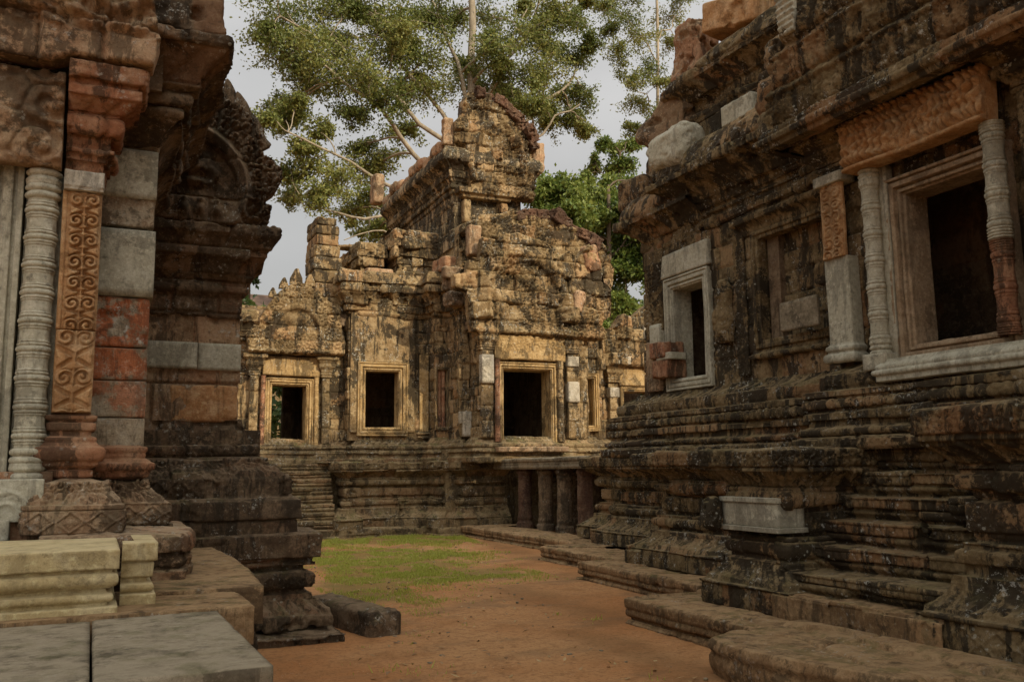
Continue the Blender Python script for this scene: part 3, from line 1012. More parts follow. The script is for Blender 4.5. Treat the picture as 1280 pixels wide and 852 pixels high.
mk_col((6.76, 4.90, 0), 2.62, 3.42, .095, S_RED, dr, nb=3, seed=5)
stones('colonnette_base', [dict(c=(6.76, 6.23, 2.545), size=(.24, .27, .16), r=.006, noise=.001, chip=0, n=6)], S_GREY, dr)
stones('backing_strip', [dict(c=(6.86, 6.24, 3.52), size=(.10, .30, 1.88), r=.006, noise=.001, chip=0, n=8)], S_GREY, dr)
# pilasters
pl = relief('pilaster', (6.82, 0, 0), AR, rectpoly(-6.93, -6.63, 3.68, 4.46), lambda u, z: rinceau(u, z, -6.78, .26, .13, .038, 9), S_ORANGE, RT, thick=.03, res=.008, seed=43)
p = prof(.012, .02, 2.60); p.torus(.10, .035).to(.015, 2.72).torus(.06, .02).to(.0, 2.80).to(-.0, 3.68)
sweep('shaft_repair', [(6.95, 6.93), (6.80, 6.93), (6.80, 6.62), (6.95, 6.62)], p, S_GREY, pl, res=.02, seed=44, joints=False, rough=.001, chip=0)
stones('cap_repair', [dict(c=(6.84, 6.78, 4.51), size=(.22, .38, .11), r=.01, noise=.002, chip=.0, n=6)], S_GREY, pl)
def capital(parent, path, z0, z1, out, mat, seed, res=.014):
    H = z1 - z0
    p = prof(res, .0, z0)
    p.to(.02, z0 + .02 * H).to(.02, z0 + .10 * H).to(.0, z0 + .12 * H).torus(.13 * H, .03, 'leaf').to(.03, z0 + .27 * H)
    p.to(.03, z0 + .33 * H).cyma(out * .55, z0 + .52 * H, 'lotusdn', mode='in').to(out * .6, z0 + .53 * H).to(out * .6, z0 + .62 * H, 'carvefine')
    p.to(out * .5, z0 + .64 * H).cyma(out * .9, z0 + .82 * H, 'leaf', mode='in').to(out, z0 + .83 * H).to(out, z0 + H, 'carvefine').to(-.1, z0 + H + .01)
    return sweep('capital', path, p, mat, parent, res=res, seed=seed, joints=False, chip=.035, rough=.008)
capital(pl, [(7.05, 6.94), (6.82, 6.94), (6.82, 6.61), (7.05, 6.61)], 4.57, 4.98, .22, S_RIGHT, 45)
pl2 = relief('pilaster', (6.82, 0, 0), AR, rectpoly(-4.66, -4.2, 2.64, 4.62), lambda u, z: .018 * curls(u, z, .11, 10), S_RIGHT, RT, thick=.05, res=.014, seed=46)
capital(pl2, [(7.05, 4.68), (6.80, 4.68), (6.80, 4.15), (7.05, 4.15)], 4.55, 5.02, .22, S_RIGHT, 47)
# grey renewed moulding below the door
p = prof(.012, .0, 2.34); p.to(.04, 2.35).to(.04, 2.40).torus(.06, .03).to(.045, 2.47).to(.045, 2.48).cyma(-.02, 2.56).to(-.2, 2.57)
sweep('renewed_base_moulding', [(6.95, 6.14), (6.65, 6.14), (6.65, 2.2)], p, S_GREY, RT, res=.03, seed=48, joints=False, rough=.001, chip=0)

# pediment over the near doorway
def ped_right(u, z):
    y = -u
    d = .0 * u
    d += .05 * np.exp(-((z - 5.13) / .05) ** 2)
    for zc, hh, per, a in ((5.33, .13, .17, .05), (5.70, .15, .21, .06), (6.12, .16, .25, .07)):
        x = ((u / per) % 1 * 2 - 1); q = (z - zc) / hh
        body = np.exp(-(x / .5) ** 2 - ((q + .15) / .7) ** 2) + .9 * np.exp(-(x / .3) ** 2 - ((q - .75) / .28) ** 2)
        d += a * np.clip(body, 0, 1) + .02 * curls(u, z, .07, 5) * (np.abs(q) < 1.2)
    for zc in (5.50, 5.90, 6.34):
        d += .06 * np.exp(-((z - zc) / .028) ** 2)
    b, blk = courses_h(u, z, 4.85, [.32, .4, .42, .4, .5], (.5, .9), 8, .012, .03)
    return d + b + .035 * fbm(P2(u, z), .14, 3, 4) + .015 * curls(u, z, .1, 15), blk
pd = relief('pediment', (6.52, 0, 0), AR, [(-7.30, 4.92), (-3.6, 4.92), (-3.6, 6.9), (-5.2, 6.9), (-5.9, 6.75), (-6.4, 6.35), (-6.75, 6.2), (-7.1, 5.9), (-7.22, 5.4)], ped_right, S_RIGHT, RT, thick=.10, res=.016, seed=51, rough=.012)
p = prof(.014, .0, 4.88); p.to(.10, 4.89).to(.12, 4.94).torus(.10, .05, 'leaf').to(.12, 5.06).to(.10, 5.12, 'carvefine').to(-.3, 5.14)
sweep('base_beam', [(7.1, 7.18), (6.42, 7.18), (6.42, 2.2)], p, S_RIGHT, pd, res=.018, seed=52, L=(.7, 1.3), chip=.05)
stones('naga_end', [dict(c=(6.58, 7.28, 5.22), size=(.44, .36, .40), r=.14, n=24, noise=.05, nscale=.16, seed=3, chip=.05),
                    dict(c=(6.64, 7.36, 5.62), size=(.40, .32, .48), r=.14, n=24, noise=.06, nscale=.14, seed=4, chip=.06),
                    dict(c=(6.68, 7.28, 6.05), size=(.36, .30, .44), r=.14, n=20, noise=.06, nscale=.14, seed=5, chip=.06)], S_RIGHT, pd)
relief('renewed_antefix', (6.40, 0, 0), AR, [(-6.92, 6.05), (-6.72, 6.05), (-6.68, 6.5), (-6.8, 6.75), (-6.95, 6.5)], lambda u, z: .012 * np.cos(z * 90) + .01 * curls(u, z, .06, 2), S_GREY, pd, thick=.05, res=.012, seed=53)
V, F, B = box_geo(6.6, 9.5, 2.3, 7.0, 4.98, 6.6)
mk('porch_roof_core', V, F, S_RIGHT, RT, B, smooth=False)

# cornice of the main wall and of the lower far bay
def cornice(res, z0, out, hh):
    p = prof(res, .0, z0)
    p.to(.04, z0 + .02 * hh).to(.04, z0 + .09 * hh, 'leaf').to(.02, z0 + .10 * hh).to(.02, z0 + .14 * hh, new=True)
    p.torus(.07 * hh, .03, 'beads').to(.07, z0 + .22 * hh).to(.09, z0 + .30 * hh, 'leaf', new=True).to(.12, z0 + .31 * hh)
    p.cyma(out * .84, z0 + .56 * hh, 'lotusdn', new=True, mode='in').to(out, z0 + .57 * hh).to(out, z0 + .66 * hh, 'carvefine').to(out * .86, z0 + .68 * hh)
    p.cyma(out * .55, z0 + hh, 'worn', new=True, mode='in').to(-.3, z0 + hh + .02)
    return p
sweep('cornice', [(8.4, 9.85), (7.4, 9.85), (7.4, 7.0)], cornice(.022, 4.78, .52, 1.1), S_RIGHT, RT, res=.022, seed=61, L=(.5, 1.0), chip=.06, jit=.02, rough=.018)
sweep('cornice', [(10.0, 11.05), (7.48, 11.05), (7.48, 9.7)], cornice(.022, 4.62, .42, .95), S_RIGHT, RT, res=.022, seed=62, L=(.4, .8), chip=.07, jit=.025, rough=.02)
# second roof tier
p = prof(.024, -.0, 5.75)
p.to(.08, 5.88).to(.08, 6.02, 'leaf').to(.02, 6.06).to(.02, 6.42, new=True).to(.05, 6.44).to(.05, 6.52, 'leaf', new=True).to(.0, 6.55)
p.to(.0, 6.72, new=True).to(.06, 6.74).cyma(.26, 6.92, 'lotusdn', mode='in', new=True).to(.30, 6.93).to(.30, 7.03, 'carvefine').to(.22, 7.05)
p.cyma(.0, 7.35, 'worn', mode='in', new=True).cyma(-.5, 7.75, 'worn', mode='out', new=True).to(-2.0, 8.3, new=True)
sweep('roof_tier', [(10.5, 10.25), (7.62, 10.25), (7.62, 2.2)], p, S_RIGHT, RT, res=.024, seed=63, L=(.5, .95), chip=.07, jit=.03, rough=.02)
relief('renewed_block', (7.36, 0, 0), AR, rectpoly(-9.05, -8.45, 5.96, 6.22), lambda u, z: .01 * np.clip(np.cos(u * 40), 0, 1) * (z > 6.13), S_GREY, RT, thick=.12, res=.02, seed=64, rough=.002)
for c in [(7.45, 11.6, 10.6, 9.9)]:
    pass
# far doorway of the right temple
fd = frame('door_frame', (7.4, 0, 0), AR, (-10.50, -9.80, 2.8, 4.08), frame_prof(.014, .17, .30, .06), S_GREY, RT, res=.02, seed=71, rough=.002, chip=.004)
relief('lintel', (7.4, 0, 0), AR, [(-10.72, 4.27), (-9.58, 4.27), (-9.60, 4.62), (-10.66, 4.60)], lambda u, z: 0 * u, S_GREY, fd, thick=.07, res=.03, seed=72, rough=.003)
stones('jamb_block', [dict(c=(7.36, 10.62, 2.95), size=(.34, .40, .26), r=.03, noise=.012, n=14, seed=11),
                      dict(c=(7.34, 10.64, 3.22), size=(.36, .38, .24), r=.03, noise=.012, n=14, seed=12)], S_RED, fd)
stones('jamb_repair', [dict(c=(7.34, 10.52, 3.12), size=(.30, .34, .10), r=.008, noise=.002, n=8, seed=13, chip=0),
                       dict(c=(7.37, 10.86, 3.38), size=(.16, .26, .50), r=.008, noise=.002, n=8, seed=14, chip=0)], S_GREY, fd)
relief('pilaster', (7.38, 0, 0), AR, rectpoly(-11.12, -10.74, 3.45, 4.55), carved_panel(21, .12, .03), S_RIGHT, RT, thick=.03, res=.016, seed=73)
relief('pilaster', (7.38, 0, 0), AR, rectpoly(-11.15, -10.8, 2.66, 3.40), lambda u, z: .01 * curls(u, z, .1, 4), S_LEFT, RT, thick=.05, res=.018, seed=74)
def devata(u, z):
    x, q = (u + 9.32), (z - 3.52)
    g = lambda a, b, s, t: np.exp(-((x - a) / s) ** 2 - ((q - b) / t) ** 2)
    d = .07 * g(0, .28, .06, .07) + .08 * g(0, .08, .10, .14) + .07 * g(0, -.2, .13, .18) + .05 * g(-.14, .05, .04, .16) + .05 * g(.14, .1, .04, .14) + .04 * g(0, .4, .05, .06)
    return d + .015 * curls(u, z, .07, 3) + .02 * fbm(P2(u, z), .1, 3, 3)
relief('carved_figure', (7.37, 0, 0), AR, [(-9.50, 3.17), (-9.17, 3.15), (-9.13, 3.45), (-9.20, 3.62), (-9.16, 3.85), (-9.26, 4.0), (-9.40, 4.0), (-9.47, 3.82), (-9.44, 3.62), (-9.54, 3.42)], devata, S_RIGHT, RT, thick=.06, res=.013, seed=75, edge=.05)
relief('pilaster', (7.38, 0, 0), AR, rectpoly(-9.10, -8.90, 2.7, 4.75), lambda u, z: .02 * curls(u, z, .09, 12) + .02 * fbm(P2(u, z), .2, 3, 3), S_RIGHT, RT, thick=.015, res=.018, seed=76)
# rooms behind the doorways
V1, F1, B1 = sweep('x', [(8.3, 11.0), (8.3, 2.3)], wallp(.05, 2.3, 5.0, 9), None, None, res=.05, seed=77, L=(.5, 1.0), emit=False)
mk('inner_wall', V1, F1, S_INNER, RT, B1)
parts = [box_geo(7.55, 9.3, 7.0, 11.0, 2.3, 2.62), box_geo(7.05, 9.3, 2.3, 7.0, 2.3, 2.62), box_geo(6.97, 9.3, 2.2, 2.35, 2.3, 5.0), box_geo(7.42, 9.3, 11.0, 11.25, 2.3, 5.0), box_geo(7.5, 9.3, 8.4, 8.6, 2.5, 5.0), box_geo(7.55, 9.6, 7.1, 11.1, 4.95, 5.1), box_geo(7.1, 9.6, 2.2, 7.0, 4.95, 5.1)]
V, F, B = join(parts)
mk('inner_floor_and_ceiling', V, F, S_INNER, RT, B, smooth=False)
V, F, B = box_geo(7.7, 10.4, 2.3, 10.1, 5.1, 7.3)
mk('roof_core', V, F, S_RIGHT, RT, B, smooth=False)
V, F, B = join([box_geo(6.1, 10, 2.3, 4.5, .1, 1.7), box_geo(7.0, 10, 4.5, 6.5, .1, 1.5), box_geo(7.1, 10, 6.5, 7.4, .1, 1.6), box_geo(7.3, 10, 7.4, 10.8, .1, 1.7), box_geo(7.6, 10, 7.0, 11.2, .1, 2.5), box_geo(8.6, 10, 10.8, 13.9, .1, 1.65), box_geo(9.0, 10, 13.9, 15.1, .1, 1.65)])
mk('plinth_core', V, F, S_RIGHT, RT, B, smooth=False)
# repaired block in the newel
stones('renewed_dado', [dict(c=(5.80, 6.92, 1.13), size=(.32, .80, .24), r=.008, noise=.001, chip=0, n=10),
                        dict(c=(5.80, 6.92, .995), size=(.36, .84, .05), r=.008, noise=.001, chip=0, n=10),
                        dict(c=(5.80, 6.92, 1.265), size=(.36, .84, .05), r=.008, noise=.001, chip=0, n=10)], S_GREY, RT)

# ---- loose stones lying on the right temple
def loose(name, items, mat, label, cat='stone', group=None, loc=None):
    loc = loc or tuple(np.mean([i['c'] for i in items], 0) - np.array((0, 0, items[0]['size'][2] / 2)))
    return tag(stones(name, items, mat, None, loc), label, cat, group)
loose('broken_sculpture', [dict(c=(7.62, 10.55, 6.62), size=(.75, 1.0, .85), rz=.3, rx=.45, r=.16, n=40, noise=.09, nscale=.3, seed=31, chip=.09, taper=.4)], S_LEFT,
      'big brown hunched boulder-like broken sculpture lying on the eave of the right temple', 'sculpture')
hd_, hf, hb = stone_geo(c=(7.14, 9.98, 5.96), size=(.36, .44, .86), rx=radians(93), rz=.10, r=.13, n=34, noise=.02, nscale=.10, seed=33, chip=.015, taper=-.5)
head = mk('carved_stone', hd_, hf, S_GREY, None, hb, loc=(7.12, 9.98, 5.8))
tag(head, 'pale cream new stone with a carved end, on the eave below the hunched boulder', 'carved stone')
def fan(u, z):
    x, q = u - .0, z
    r = np.hypot(x, q); th = np.arctan2(q, x)
    return .02 * np.cos(th * 6) * sst(.03, .1, r) + .025 * np.exp(-(r / .05) ** 2)
an = radians(28)
fan_poly = [(.19 * cos(t), .17 * sin(t) + .02 * (sin(t) > 0)) for t in np.linspace(0, 2 * pi, 22)[:-1]]
relief('carved_face', (7.10, 10.36, 5.99), (-cos(an), -sin(an), 0), fan_poly, fan, S_GREY, head, thick=.05, res=.012, seed=34)
loose('eave_stone', [dict(c=(7.45, 11.35, 5.72), size=(.5, .6, .55), rz=.2, r=.12, n=22, noise=.05, nscale=.2, seed=35)], S_RIGHT,
      'lichen-spotted block at the far end of the right temple eave, farthest left', 'stone')
loose('eave_stone', [dict(c=(7.75, 11.0, 6.1), size=(.55, .6, .45), rz=-.2, r=.1, n=20, noise=.05, nscale=.2, seed=36)], S_RIGHT,
      'dark block under the hunched boulder at the far end of the right temple eave', 'stone')
loose('broken_sculpture', [dict(c=(7.70, 10.12, 7.55), size=(.55, .62, .95), rz=.2, ry=.08, r=.08, n=34, noise=.08, nscale=.22, seed=37, chip=.09, taper=.2)], S_LEFT,
      'upright brown stub of a broken statue on the roof corner of the right temple', 'sculpture')
loose('roof_slab', [dict(c=(7.80, 9.2, 7.70), size=(.6, .95, .42), rz=.25, rx=.16, r=.03, n=30, noise=.04, nscale=.3, seed=38, chip=.08)], S_ORANGE,
      'sunlit orange block on the roof of the right temple, right of the broken statue stub', 'stone')
loose('rubble_stone', [dict(c=(5.56, 7.38, 1.13), size=(.20, .17, .30), rz=.3, ry=.1, r=.07, n=18, noise=.03, nscale=.12, seed=39)], S_RIGHT,
      'small rough upright stone wedged beside the smooth grey block on the stair newel', 'stone')

# ================================================================== LEDGE STONES of the right side
def ledge(x0, x1, y0, y1, z1, label, mat=S_LEDGE, seed=1, res=.022, orn='lotus'):
    p = prof(res, .03, -.06)
    p.to(.03, .03, 'worn').to(-.03, .045, new=True).to(-.02, .075).to(.0, .08, new=True).to(.0, z1 * .62, orn).to(.012, z1 * .66).to(.012, z1 - .02, 'leaf').to(-.012, z1).to(-1.2, z1 + .005, 'worn', new=True)
    V, F, B = sweep('x', [(x1, y1), (x0, y1), (x0, y0), (x1, y0)], p, None, None, res=res, seed=seed, L=(.8, 1.6), jit=.008, groove=.01, chip=.035, rough=.014, emit=False)
    o = mk('stone_ledge', V, F, mat, None, B, loc=(x0, (y0 + y1) / 2, 0))
    return tag(o, label, 'stone ledge', 'low stone ledges along the foot of the right temple')
# path runs +... each ledge faces the court (-X)
def ledge_r(x0, y_near, y_far, z1, label, seed, depth=1.6):
    p = prof(.022, .03, -.06)
    p.to(.03, .025, 'worn').to(-.035, .04, new=True).to(-.03, .07).to(.0, .075, new=True).to(.0, z1 * .60, 'lotus').to(.014, z1 * .64).to(.014, z1 - .02, 'leaf').to(-.012, z1).to(-depth * .5, z1 + .005, 'worn', new=True)
    V, F, B = sweep('x', [(x0 + depth, y_far), (x0, y_far), (x0, y_near), (x0 + depth, y_near)], p, None, None, res=.022, seed=seed, L=(.7, 1.5),
                    jit=.010, groove=.012, chip=.04, rough=.014, emit=False)
    o = mk('stone_ledge', V, F, S_LEDGE, None, B, loc=(x0, (y_near + y_far) / 2, 0))
    return tag(o, label, 'stone ledge', 'low stone ledges along the foot of the right temple')
ledge_r(7.98, 14.4, 20.3, .23, 'long low stone ledge below the round pillars of the causeway', 81)
ledge_r(7.05, 11.6, 14.2, .24, 'short low carved ledge just nearer than the long ledge below the pillars', 82)
ledge_r(6.32, 8.7, 11.5, .25, 'low carved ledge right beside the mid-court grass, between its two neighbours', 83)
ledge_r(5.02, 5.6, 8.15, .255, 'low carved ledge below the stair newel, partly behind the big flat broken slab', 84)

def flat_slab(name, poly, z0, z1, mat, label, seed, cat='stone slab', group=None, res=.024, rough=.01, edge=.03, crack=None, lay=0., parent=None):
    """a slab with an irregular outline: top as a height field, sides layered"""
    poly = np.array(poly, float)
    c = poly.mean(0)
    us = np.arange(poly[:, 0].min() - res, poly[:, 0].max() + 2 * res, res); vs = np.arange(poly[:, 1].min() - res, poly[:, 1].max() + 2 * res, res)
    U, Vv = np.meshgrid(us, vs)
    ins = in_poly((U[:-1, :-1] + U[1:, 1:]) / 2, (Vv[:-1, :-1] + Vv[1:, 1:]) / 2, poly)
    n = U.size
    idx = np.arange(n).reshape(U.shape)
    F = np.stack([idx[:-1, :-1], idx[:-1, 1:], idx[1:, 1:], idx[1:, :-1]], -1)[ins]
    E = np.concatenate([F[:, [0, 1]], F[:, [1, 2]], F[:, [2, 3]], F[:, [3, 0]]])
    key = np.sort(E, 1); kk = key[:, 0].astype(np.int64) * n + key[:, 1]
    _, inv, cnt = np.unique(kk, return_inverse=True, return_counts=True)
    be = E[cnt[inv] == 1]
    uv = np.stack([U.ravel(), Vv.ravel()], 1)
    bv = np.unique(be.ravel()); uv[bv], _ = near_poly(uv[bv], poly)
    P = np.stack([uv[:, 0], uv[:, 1], np.full(n, z1)], 1)
    _, de = near_poly(uv, poly)
    q = np.clip(de / edge, 0, 1)
    h = rough * fbm(P, .35, 4, seed) + rough * .5 * fbm(P, .08, 3, seed + 2) - edge * .5 * (1 - np.sqrt(np.clip(1 - (1 - q) ** 2, 0, 1))) - edge * sst(.2, .55, fbm(P, .2, 2, seed + 7)) * (q < 1) * .8
    if crack is not None: h = h + crack(uv[:, 0], uv[:, 1])
    layers = []
    ns = max(2, int((z1 - z0) / .03))
    top = P.copy(); top[:, 2] += h
    layers.append(top)
    out = uv - c; out /= np.linalg.norm(out, axis=1, keepdims=True) + 1e-9
    for k in range(1, ns + 1):
        f = k / ns
        L_ = top * (1 - f) + np.concatenate([uv, np.full((n, 1), z0)], 1) * f
        L_ = L_.copy()
        wob = lay * (_hash(np.array([k]), np.array([seed]), np.array([3]), 5)[0] - .5) * 2 + rough * 1.6 * fbm(P + np.array((0, 0, 1.)) * k * .05, .2, 3, seed + 9)
        L_[:, :2] += out * (wob[:, None] if hasattr(wob, 'shape') and wob.shape else wob)
        layers.append(L_)
    Vx = np.concatenate(layers)
    Fs = [F]
    for k in range(ns):
        a, b = be[:, 0] + k * n, be[:, 1] + k * n
        Fs.append(np.stack([b, a, a + n, b + n], 1))
    F = np.concatenate(Fs)
    Vx, F, B = compact(Vx, F, np.full(len(Vx), .5))
    o = mk(name, Vx, F, mat, parent, B, loc=(c[0], c[1], z0))
    if label: tag(o, label, cat, group)
    return o
def slab_crack(x, y):
    l = (x - 4.86) + .10 * np.sin(y * 3.1) + .03 * np.sin(y * 11)
    l2 = (y - 5.15) + .12 * np.sin(x * 6) - .4 * (x - 4.9)
    d = -.04 * np.exp(-(l / .018) ** 2) - .035 * np.exp(-(l2 / .018) ** 2) * (x > 4.86) - .03 * np.exp(-((x - 5.22 + .06 * np.sin(y * 5)) / .03) ** 2)
    d += np.where(l > .42 + .05 * np.sin(y * 7), .03, 0)
    for cx, cy in ((4.62, 5.62), (4.66, 5.55), (4.72, 4.75), (4.75, 4.68)):
        d -= .03 * np.exp(-(((x - cx) / .03) ** 2 + ((y - cy) / .05) ** 2))
    return d
flat_slab('broken_slab', [(4.42, 5.95), (4.75, 6.12), (5.5, 6.1), (5.52, 3.9), (5.1, 3.7), (4.95, 4.15), (4.62, 4.28), (4.52, 4.6), (4.40, 5.0), (4.33, 5.6)], -.05, .27, S_LEDGE,
          'large flat cracked slab with broken edges at the foot of the right-hand steps', 91, res=.014, rough=.008, edge=.02, crack=slab_crack, lay=.035)

# ================================================================== CENTRAL TEMPLE
AC = (1, 0, 0)
CT = thing('temple', (9.0, 22.0, 0), 'sunlit tan ruined temple with a crumbling stacked-block tower at the back of the court', 'temple')
RC = .024
# platform
PLAT = [(0.5, 21.55), (3.2, 21.55), (3.2, 21.2), (3.92, 21.2), (3.92, 22.0)]
sweep('platform', PLAT, plinth_profile(RC, .18, 1.76, 1.0), S_PLAT, CT, res=RC, seed=101, L=(.5, 1.1), jit=.016, chip=.04, missing=.02)
sweep('platform', [(5.1, 22.0), (5.1, 20.95), (5.78, 20.95), (5.78, 21.35), (7.35, 21.35), (7.35, 20.75), (7.8, 20.75), (7.8, 20.35), (9.3, 20.35)],
      plinth_profile(RC, .18, 1.76, 1.0), S_PLAT, CT, res=RC, seed=102, L=(.5, 1.1), jit=.016, chip=.04, missing=.02)
sweep('platform', [(10.6, 20.35), (16.0, 20.35)], plinth_profile(.05, .18, 1.76, 1.0), S_PLAT, CT, res=.05, seed=103, L=(.5, 1.1), jit=.016)
p = prof(RC, .03, -.05); p.to(.03, .04, 'worn').to(.0, .05, new=True).to(.0, .17, 'leaf').to(-.02, .195).to(-.9, .2, 'worn', new=True)
sweep('base_course', [(0.5, 21.0), (7.45, 21.0), (7.45, 20.32), (8.3, 20.32)], p, S_PLAT, CT, res=RC, seed=104, L=(.7, 1.4), jit=.02, chip=.05)
p = prof(RC, 0.0, .2)
x, z = 0., .2
for k in range(8):
    p.to(x, z + .045, new=True).torus(.05, .015, 'leaf').to(x - .012, z + .10).to(x + .015, z + .11, new=True).to(x + .015, z + .19, 'leaf').to(x - .10, z + .196, 'worn')
    x -= .11; z += .194
sweep('stairway', [(3.86, 21.15), (5.16, 21.15)], p, S_PLAT, CT, res=RC, seed=105, L=(.4, .9), chip=.04)
# upper base course under the walls
def upper_c(res):
    p = prof(res, .0, 1.70)
    p.to(.02, 1.72).to(.02, 1.84, 'carvefine').to(-.05, 1.87, new=True).to(-.05, 1.93).torus(.09, .04, 'leaf', new=True).to(-.06, 2.05).to(-.09, 2.07)
    p.torus(.09, .03, 'beads').to(-.10, 2.18, new=True).to(-.14, 2.19).cyma(-.30, 2.33, 'lotus', mode='out', new=True).to(-.5, 2.35)
    return p
sweep('wall_base', [(0.5, 22.05), (5.55, 22.05), (5.55, 21.7), (7.42, 21.7), (7.42, 21.2), (7.85, 21.2), (7.85, 20.45), (8.05, 20.45), (8.05, 19.78), (11.6, 19.78), (11.6, 20.5), (12.3, 20.5), (12.3, 20.8), (17, 20.8)],
      upper_c(RC), S_PLAT, CT, res=RC, seed=106, L=(.5, 1.0), jit=.015, chip=.04)
V, F, B = join([box_geo(.6, 8.6, 22.1, 28, .1, 2.03), box_geo(7.8, 16.5, 20.9, 28, .1, 2.03)])
mk('platform_core', V, F, S_PLAT, CT, B, smooth=False)

# ---- walls
def cwall(path, z0, z1, seed, holes=(), recess=(), mat=S_MID, L=(.35, .7), jit=.012, res=RC, top=None):
    return sweep('wall', path, wallp(res, z0, z1, seed, top=top), mat, CT, res=res, seed=seed, L=L, jit=jit, groove=.02, holes=holes, recess=recess, chip=.035)
cwall([(0.5, 22.35), (5.62, 22.35)], 2.3, 5.6, 111, holes=[(3.3, 4.15, 2.02, 3.66)])
cwall([(5.6, 24.0), (5.6, 22.0), (7.75, 22.0), (7.75, 21.5), (8.12, 21.5), (8.12, 20.75), (8.35, 20.75), (8.35, 20.05), (11.38, 20.05), (11.38, 21.0)], 2.3, 5.65, 112,
      holes=[(2 + .46, 2 + 1.33, 2.63, 4.05), (2 + 2.15 + .5 + .37 + .75 + .23 + .7 + .62, 2 + 2.15 + .5 + .37 + .75 + .23 + .7 + 1.93, 2.11, 3.99)],
      recess=[(2 + 2.15 + .5 + .06, 2 + 2.15 + .5 + .33, 2.55, 4.1, .14)], L=(.3, .65), jit=.02)
cwall([(11.38, 20.8), (12.25, 20.8), (12.25, 21.2), (17, 21.2)], 2.3, 5.3, 113, holes=[(.24, .56, 2.66, 3.9), (1.27 + .89, 1.27 + 1.8, 2.2, 3.63)], jit=.03)

# ---- wing window: smooth panel, frame
relief('wall_panel', (0, 22.0, 0), AC, rectpoly(5.66, 7.36, 4.28, 5.5), lambda u, z: -.012 * np.exp(-((z - 4.72) / .008) ** 2) - .012 * np.exp(-((z - 5.15) / .008) ** 2) + .012 * ((u < 5.76) | (u > 7.26)), S_MID, CT, thick=.035, res=.03, seed=120, rough=.006)
relief('wall_panel', (0, 22.0, 0), AC, rectpoly(5.66, 5.84, 2.5, 4.28), lambda u, z: .012 * curls(u, z, .11, 3), S_MID, CT, thick=.045, res=.022, seed=121)
relief('wall_panel', (0, 22.0, 0), AC, rectpoly(7.14, 7.36, 2.5, 4.28), lambda u, z: .002 * u, S_MID, CT, thick=.035, res=.03, seed=122)
wf = frame('window_frame', (0, 22.0, 0), AC, (6.06, 6.93, 2.63, 4.05), frame_prof(.02, .22, .35, .09), S_JAMBM, CT, res=.03, seed=123)
relief('pilaster', (0, 22.0, 0), AC, rectpoly(7.48, 7.72, 2.4, 4.5), lambda u, z: .015 * curls(u, z, .1, 8), S_JAMBM, CT, thick=.06, res=.02, seed=124)
sw = prof(.02, 0, 2.34); sw.torus(.08, .04).to(.03, 2.44).torus(.06, .03).to(0, 2.54)
sweep('pilaster_base', [(7.46, 22), (7.46, 21.93), (7.75, 21.93)], sw, S_MID, CT, res=.03, seed=125, joints=False)
# bricked baluster window beside the porch
bf = frame('baluster_window', (0, 21.5, 0), AC, (7.80, 8.07, 2.62, 4.08), frame_prof(.02, .07, .12, .05), S_MID, CT, res=.03, seed=126)
for x in (7.88, 7.99):
    mk_col((x, 21.60, 0), 2.62, 4.08, .06, S_RED, bf, nb=8, res=.012, nseg=14, seed=int(x * 100)).name = 'baluster'
# broken corner post with a pale repair
pp_ = relief('pilaster', (0, 20.75, 0), AC, [(8.10, 2.35), (8.36, 2.35), (8.37, 3.1), (8.33, 3.6), (8.36, 4.2), (8.30, 4.9), (8.33, 5.4), (8.06, 5.4), (8.10, 4.3), (8.03, 4.25), (8.06, 3.4), (8.12, 3.2)],
             lambda u, z: courses_h(u, z, 2.3, [.5, .45, .5, .4, .5, .5, .5], (.4, .6), 5, .03, .02)[0] + .01 * curls(u, z, .09, 2), S_MID, CT, thick=.10, res=.022, seed=127, rough=.02)
stones('repair', [dict(c=(8.24, 20.60, 2.66), size=(.22, .14, .62), r=.012, noise=.002, n=8, chip=0), dict(c=(8.12, 20.66, 2.82), size=(.12, .12, .3), r=.012, noise=.002, n=8, chip=0)], S_WHITE, pp_)

# ---- porch doorway
cd = frame('door_frame', (0, 20.03, 0), AC, (8.97, 10.28, 2.11, 3.99), frame_prof(.02, .17, .50, .09), S_JAMBM, CT, res=.03, seed=131)
relief('lintel', (0, 20.03, 0), AC, [(8.72, 4.22), (10.66, 4.22), (10.64, 4.82), (8.70, 4.84)], lambda u, z: .03 * curls(u, z, .16, 4) * sst(4.35, 4.6, z) + .05 * fbm(P2(u, z), .3, 3, 6), S_JAMBM, cd, thick=.16, res=.02, seed=132, edge=.04)
mk_col((8.78, 19.93, 0), 2.2, 4.22, .075, S_RED, cd, nb=8, res=.012, nseg=16)
mk_col((10.50, 19.93, 0), 2.2, 4.22, .10, S_MID, cd, nb=8, res=.012, nseg=16)
stones('threshold', [dict(c=(9.6, 19.80, 2.02), size=(1.9, .42, .13), r=.03, noise=.012, n=18, seed=3)], S_LEFT, cd)
def stacked_pilaster(parent, x0, x1, y, z0, z1, repairs, seed, mat=S_MID):
    pl = relief('pilaster', (0, y, 0), AC, rectpoly(x0, x1, z0, z1), lambda u, z: courses_h(u, z, z0, [.42, .36, .5, .4, .45, .5], (.7, .9), seed, .018, .03)[0] + .008 * curls(u, z, .09, seed), mat, parent, thick=.14, res=.022, seed=seed, rough=.012)
    for (a, b) in repairs:
        stones('repair', [dict(c=((x0 + x1) / 2, y - .09, (a + b) / 2), size=(x1 - x0 + .02, .2, b - a), r=.012, noise=.002, n=8, chip=0)], S_WHITE, pl)
    capital(pl, [(x0 - .02, y + .1), (x0 - .02, y - .15), (x1 + .02, y - .15), (x1 + .02, y + .1)], z1, z1 + .52, .16, mat, seed + 1, res=.022)
    return pl
q1 = stacked_pilaster(CT, 8.36, 8.66, 20.05, 2.3, 4.42, [(3.62, 4.32)], 133)
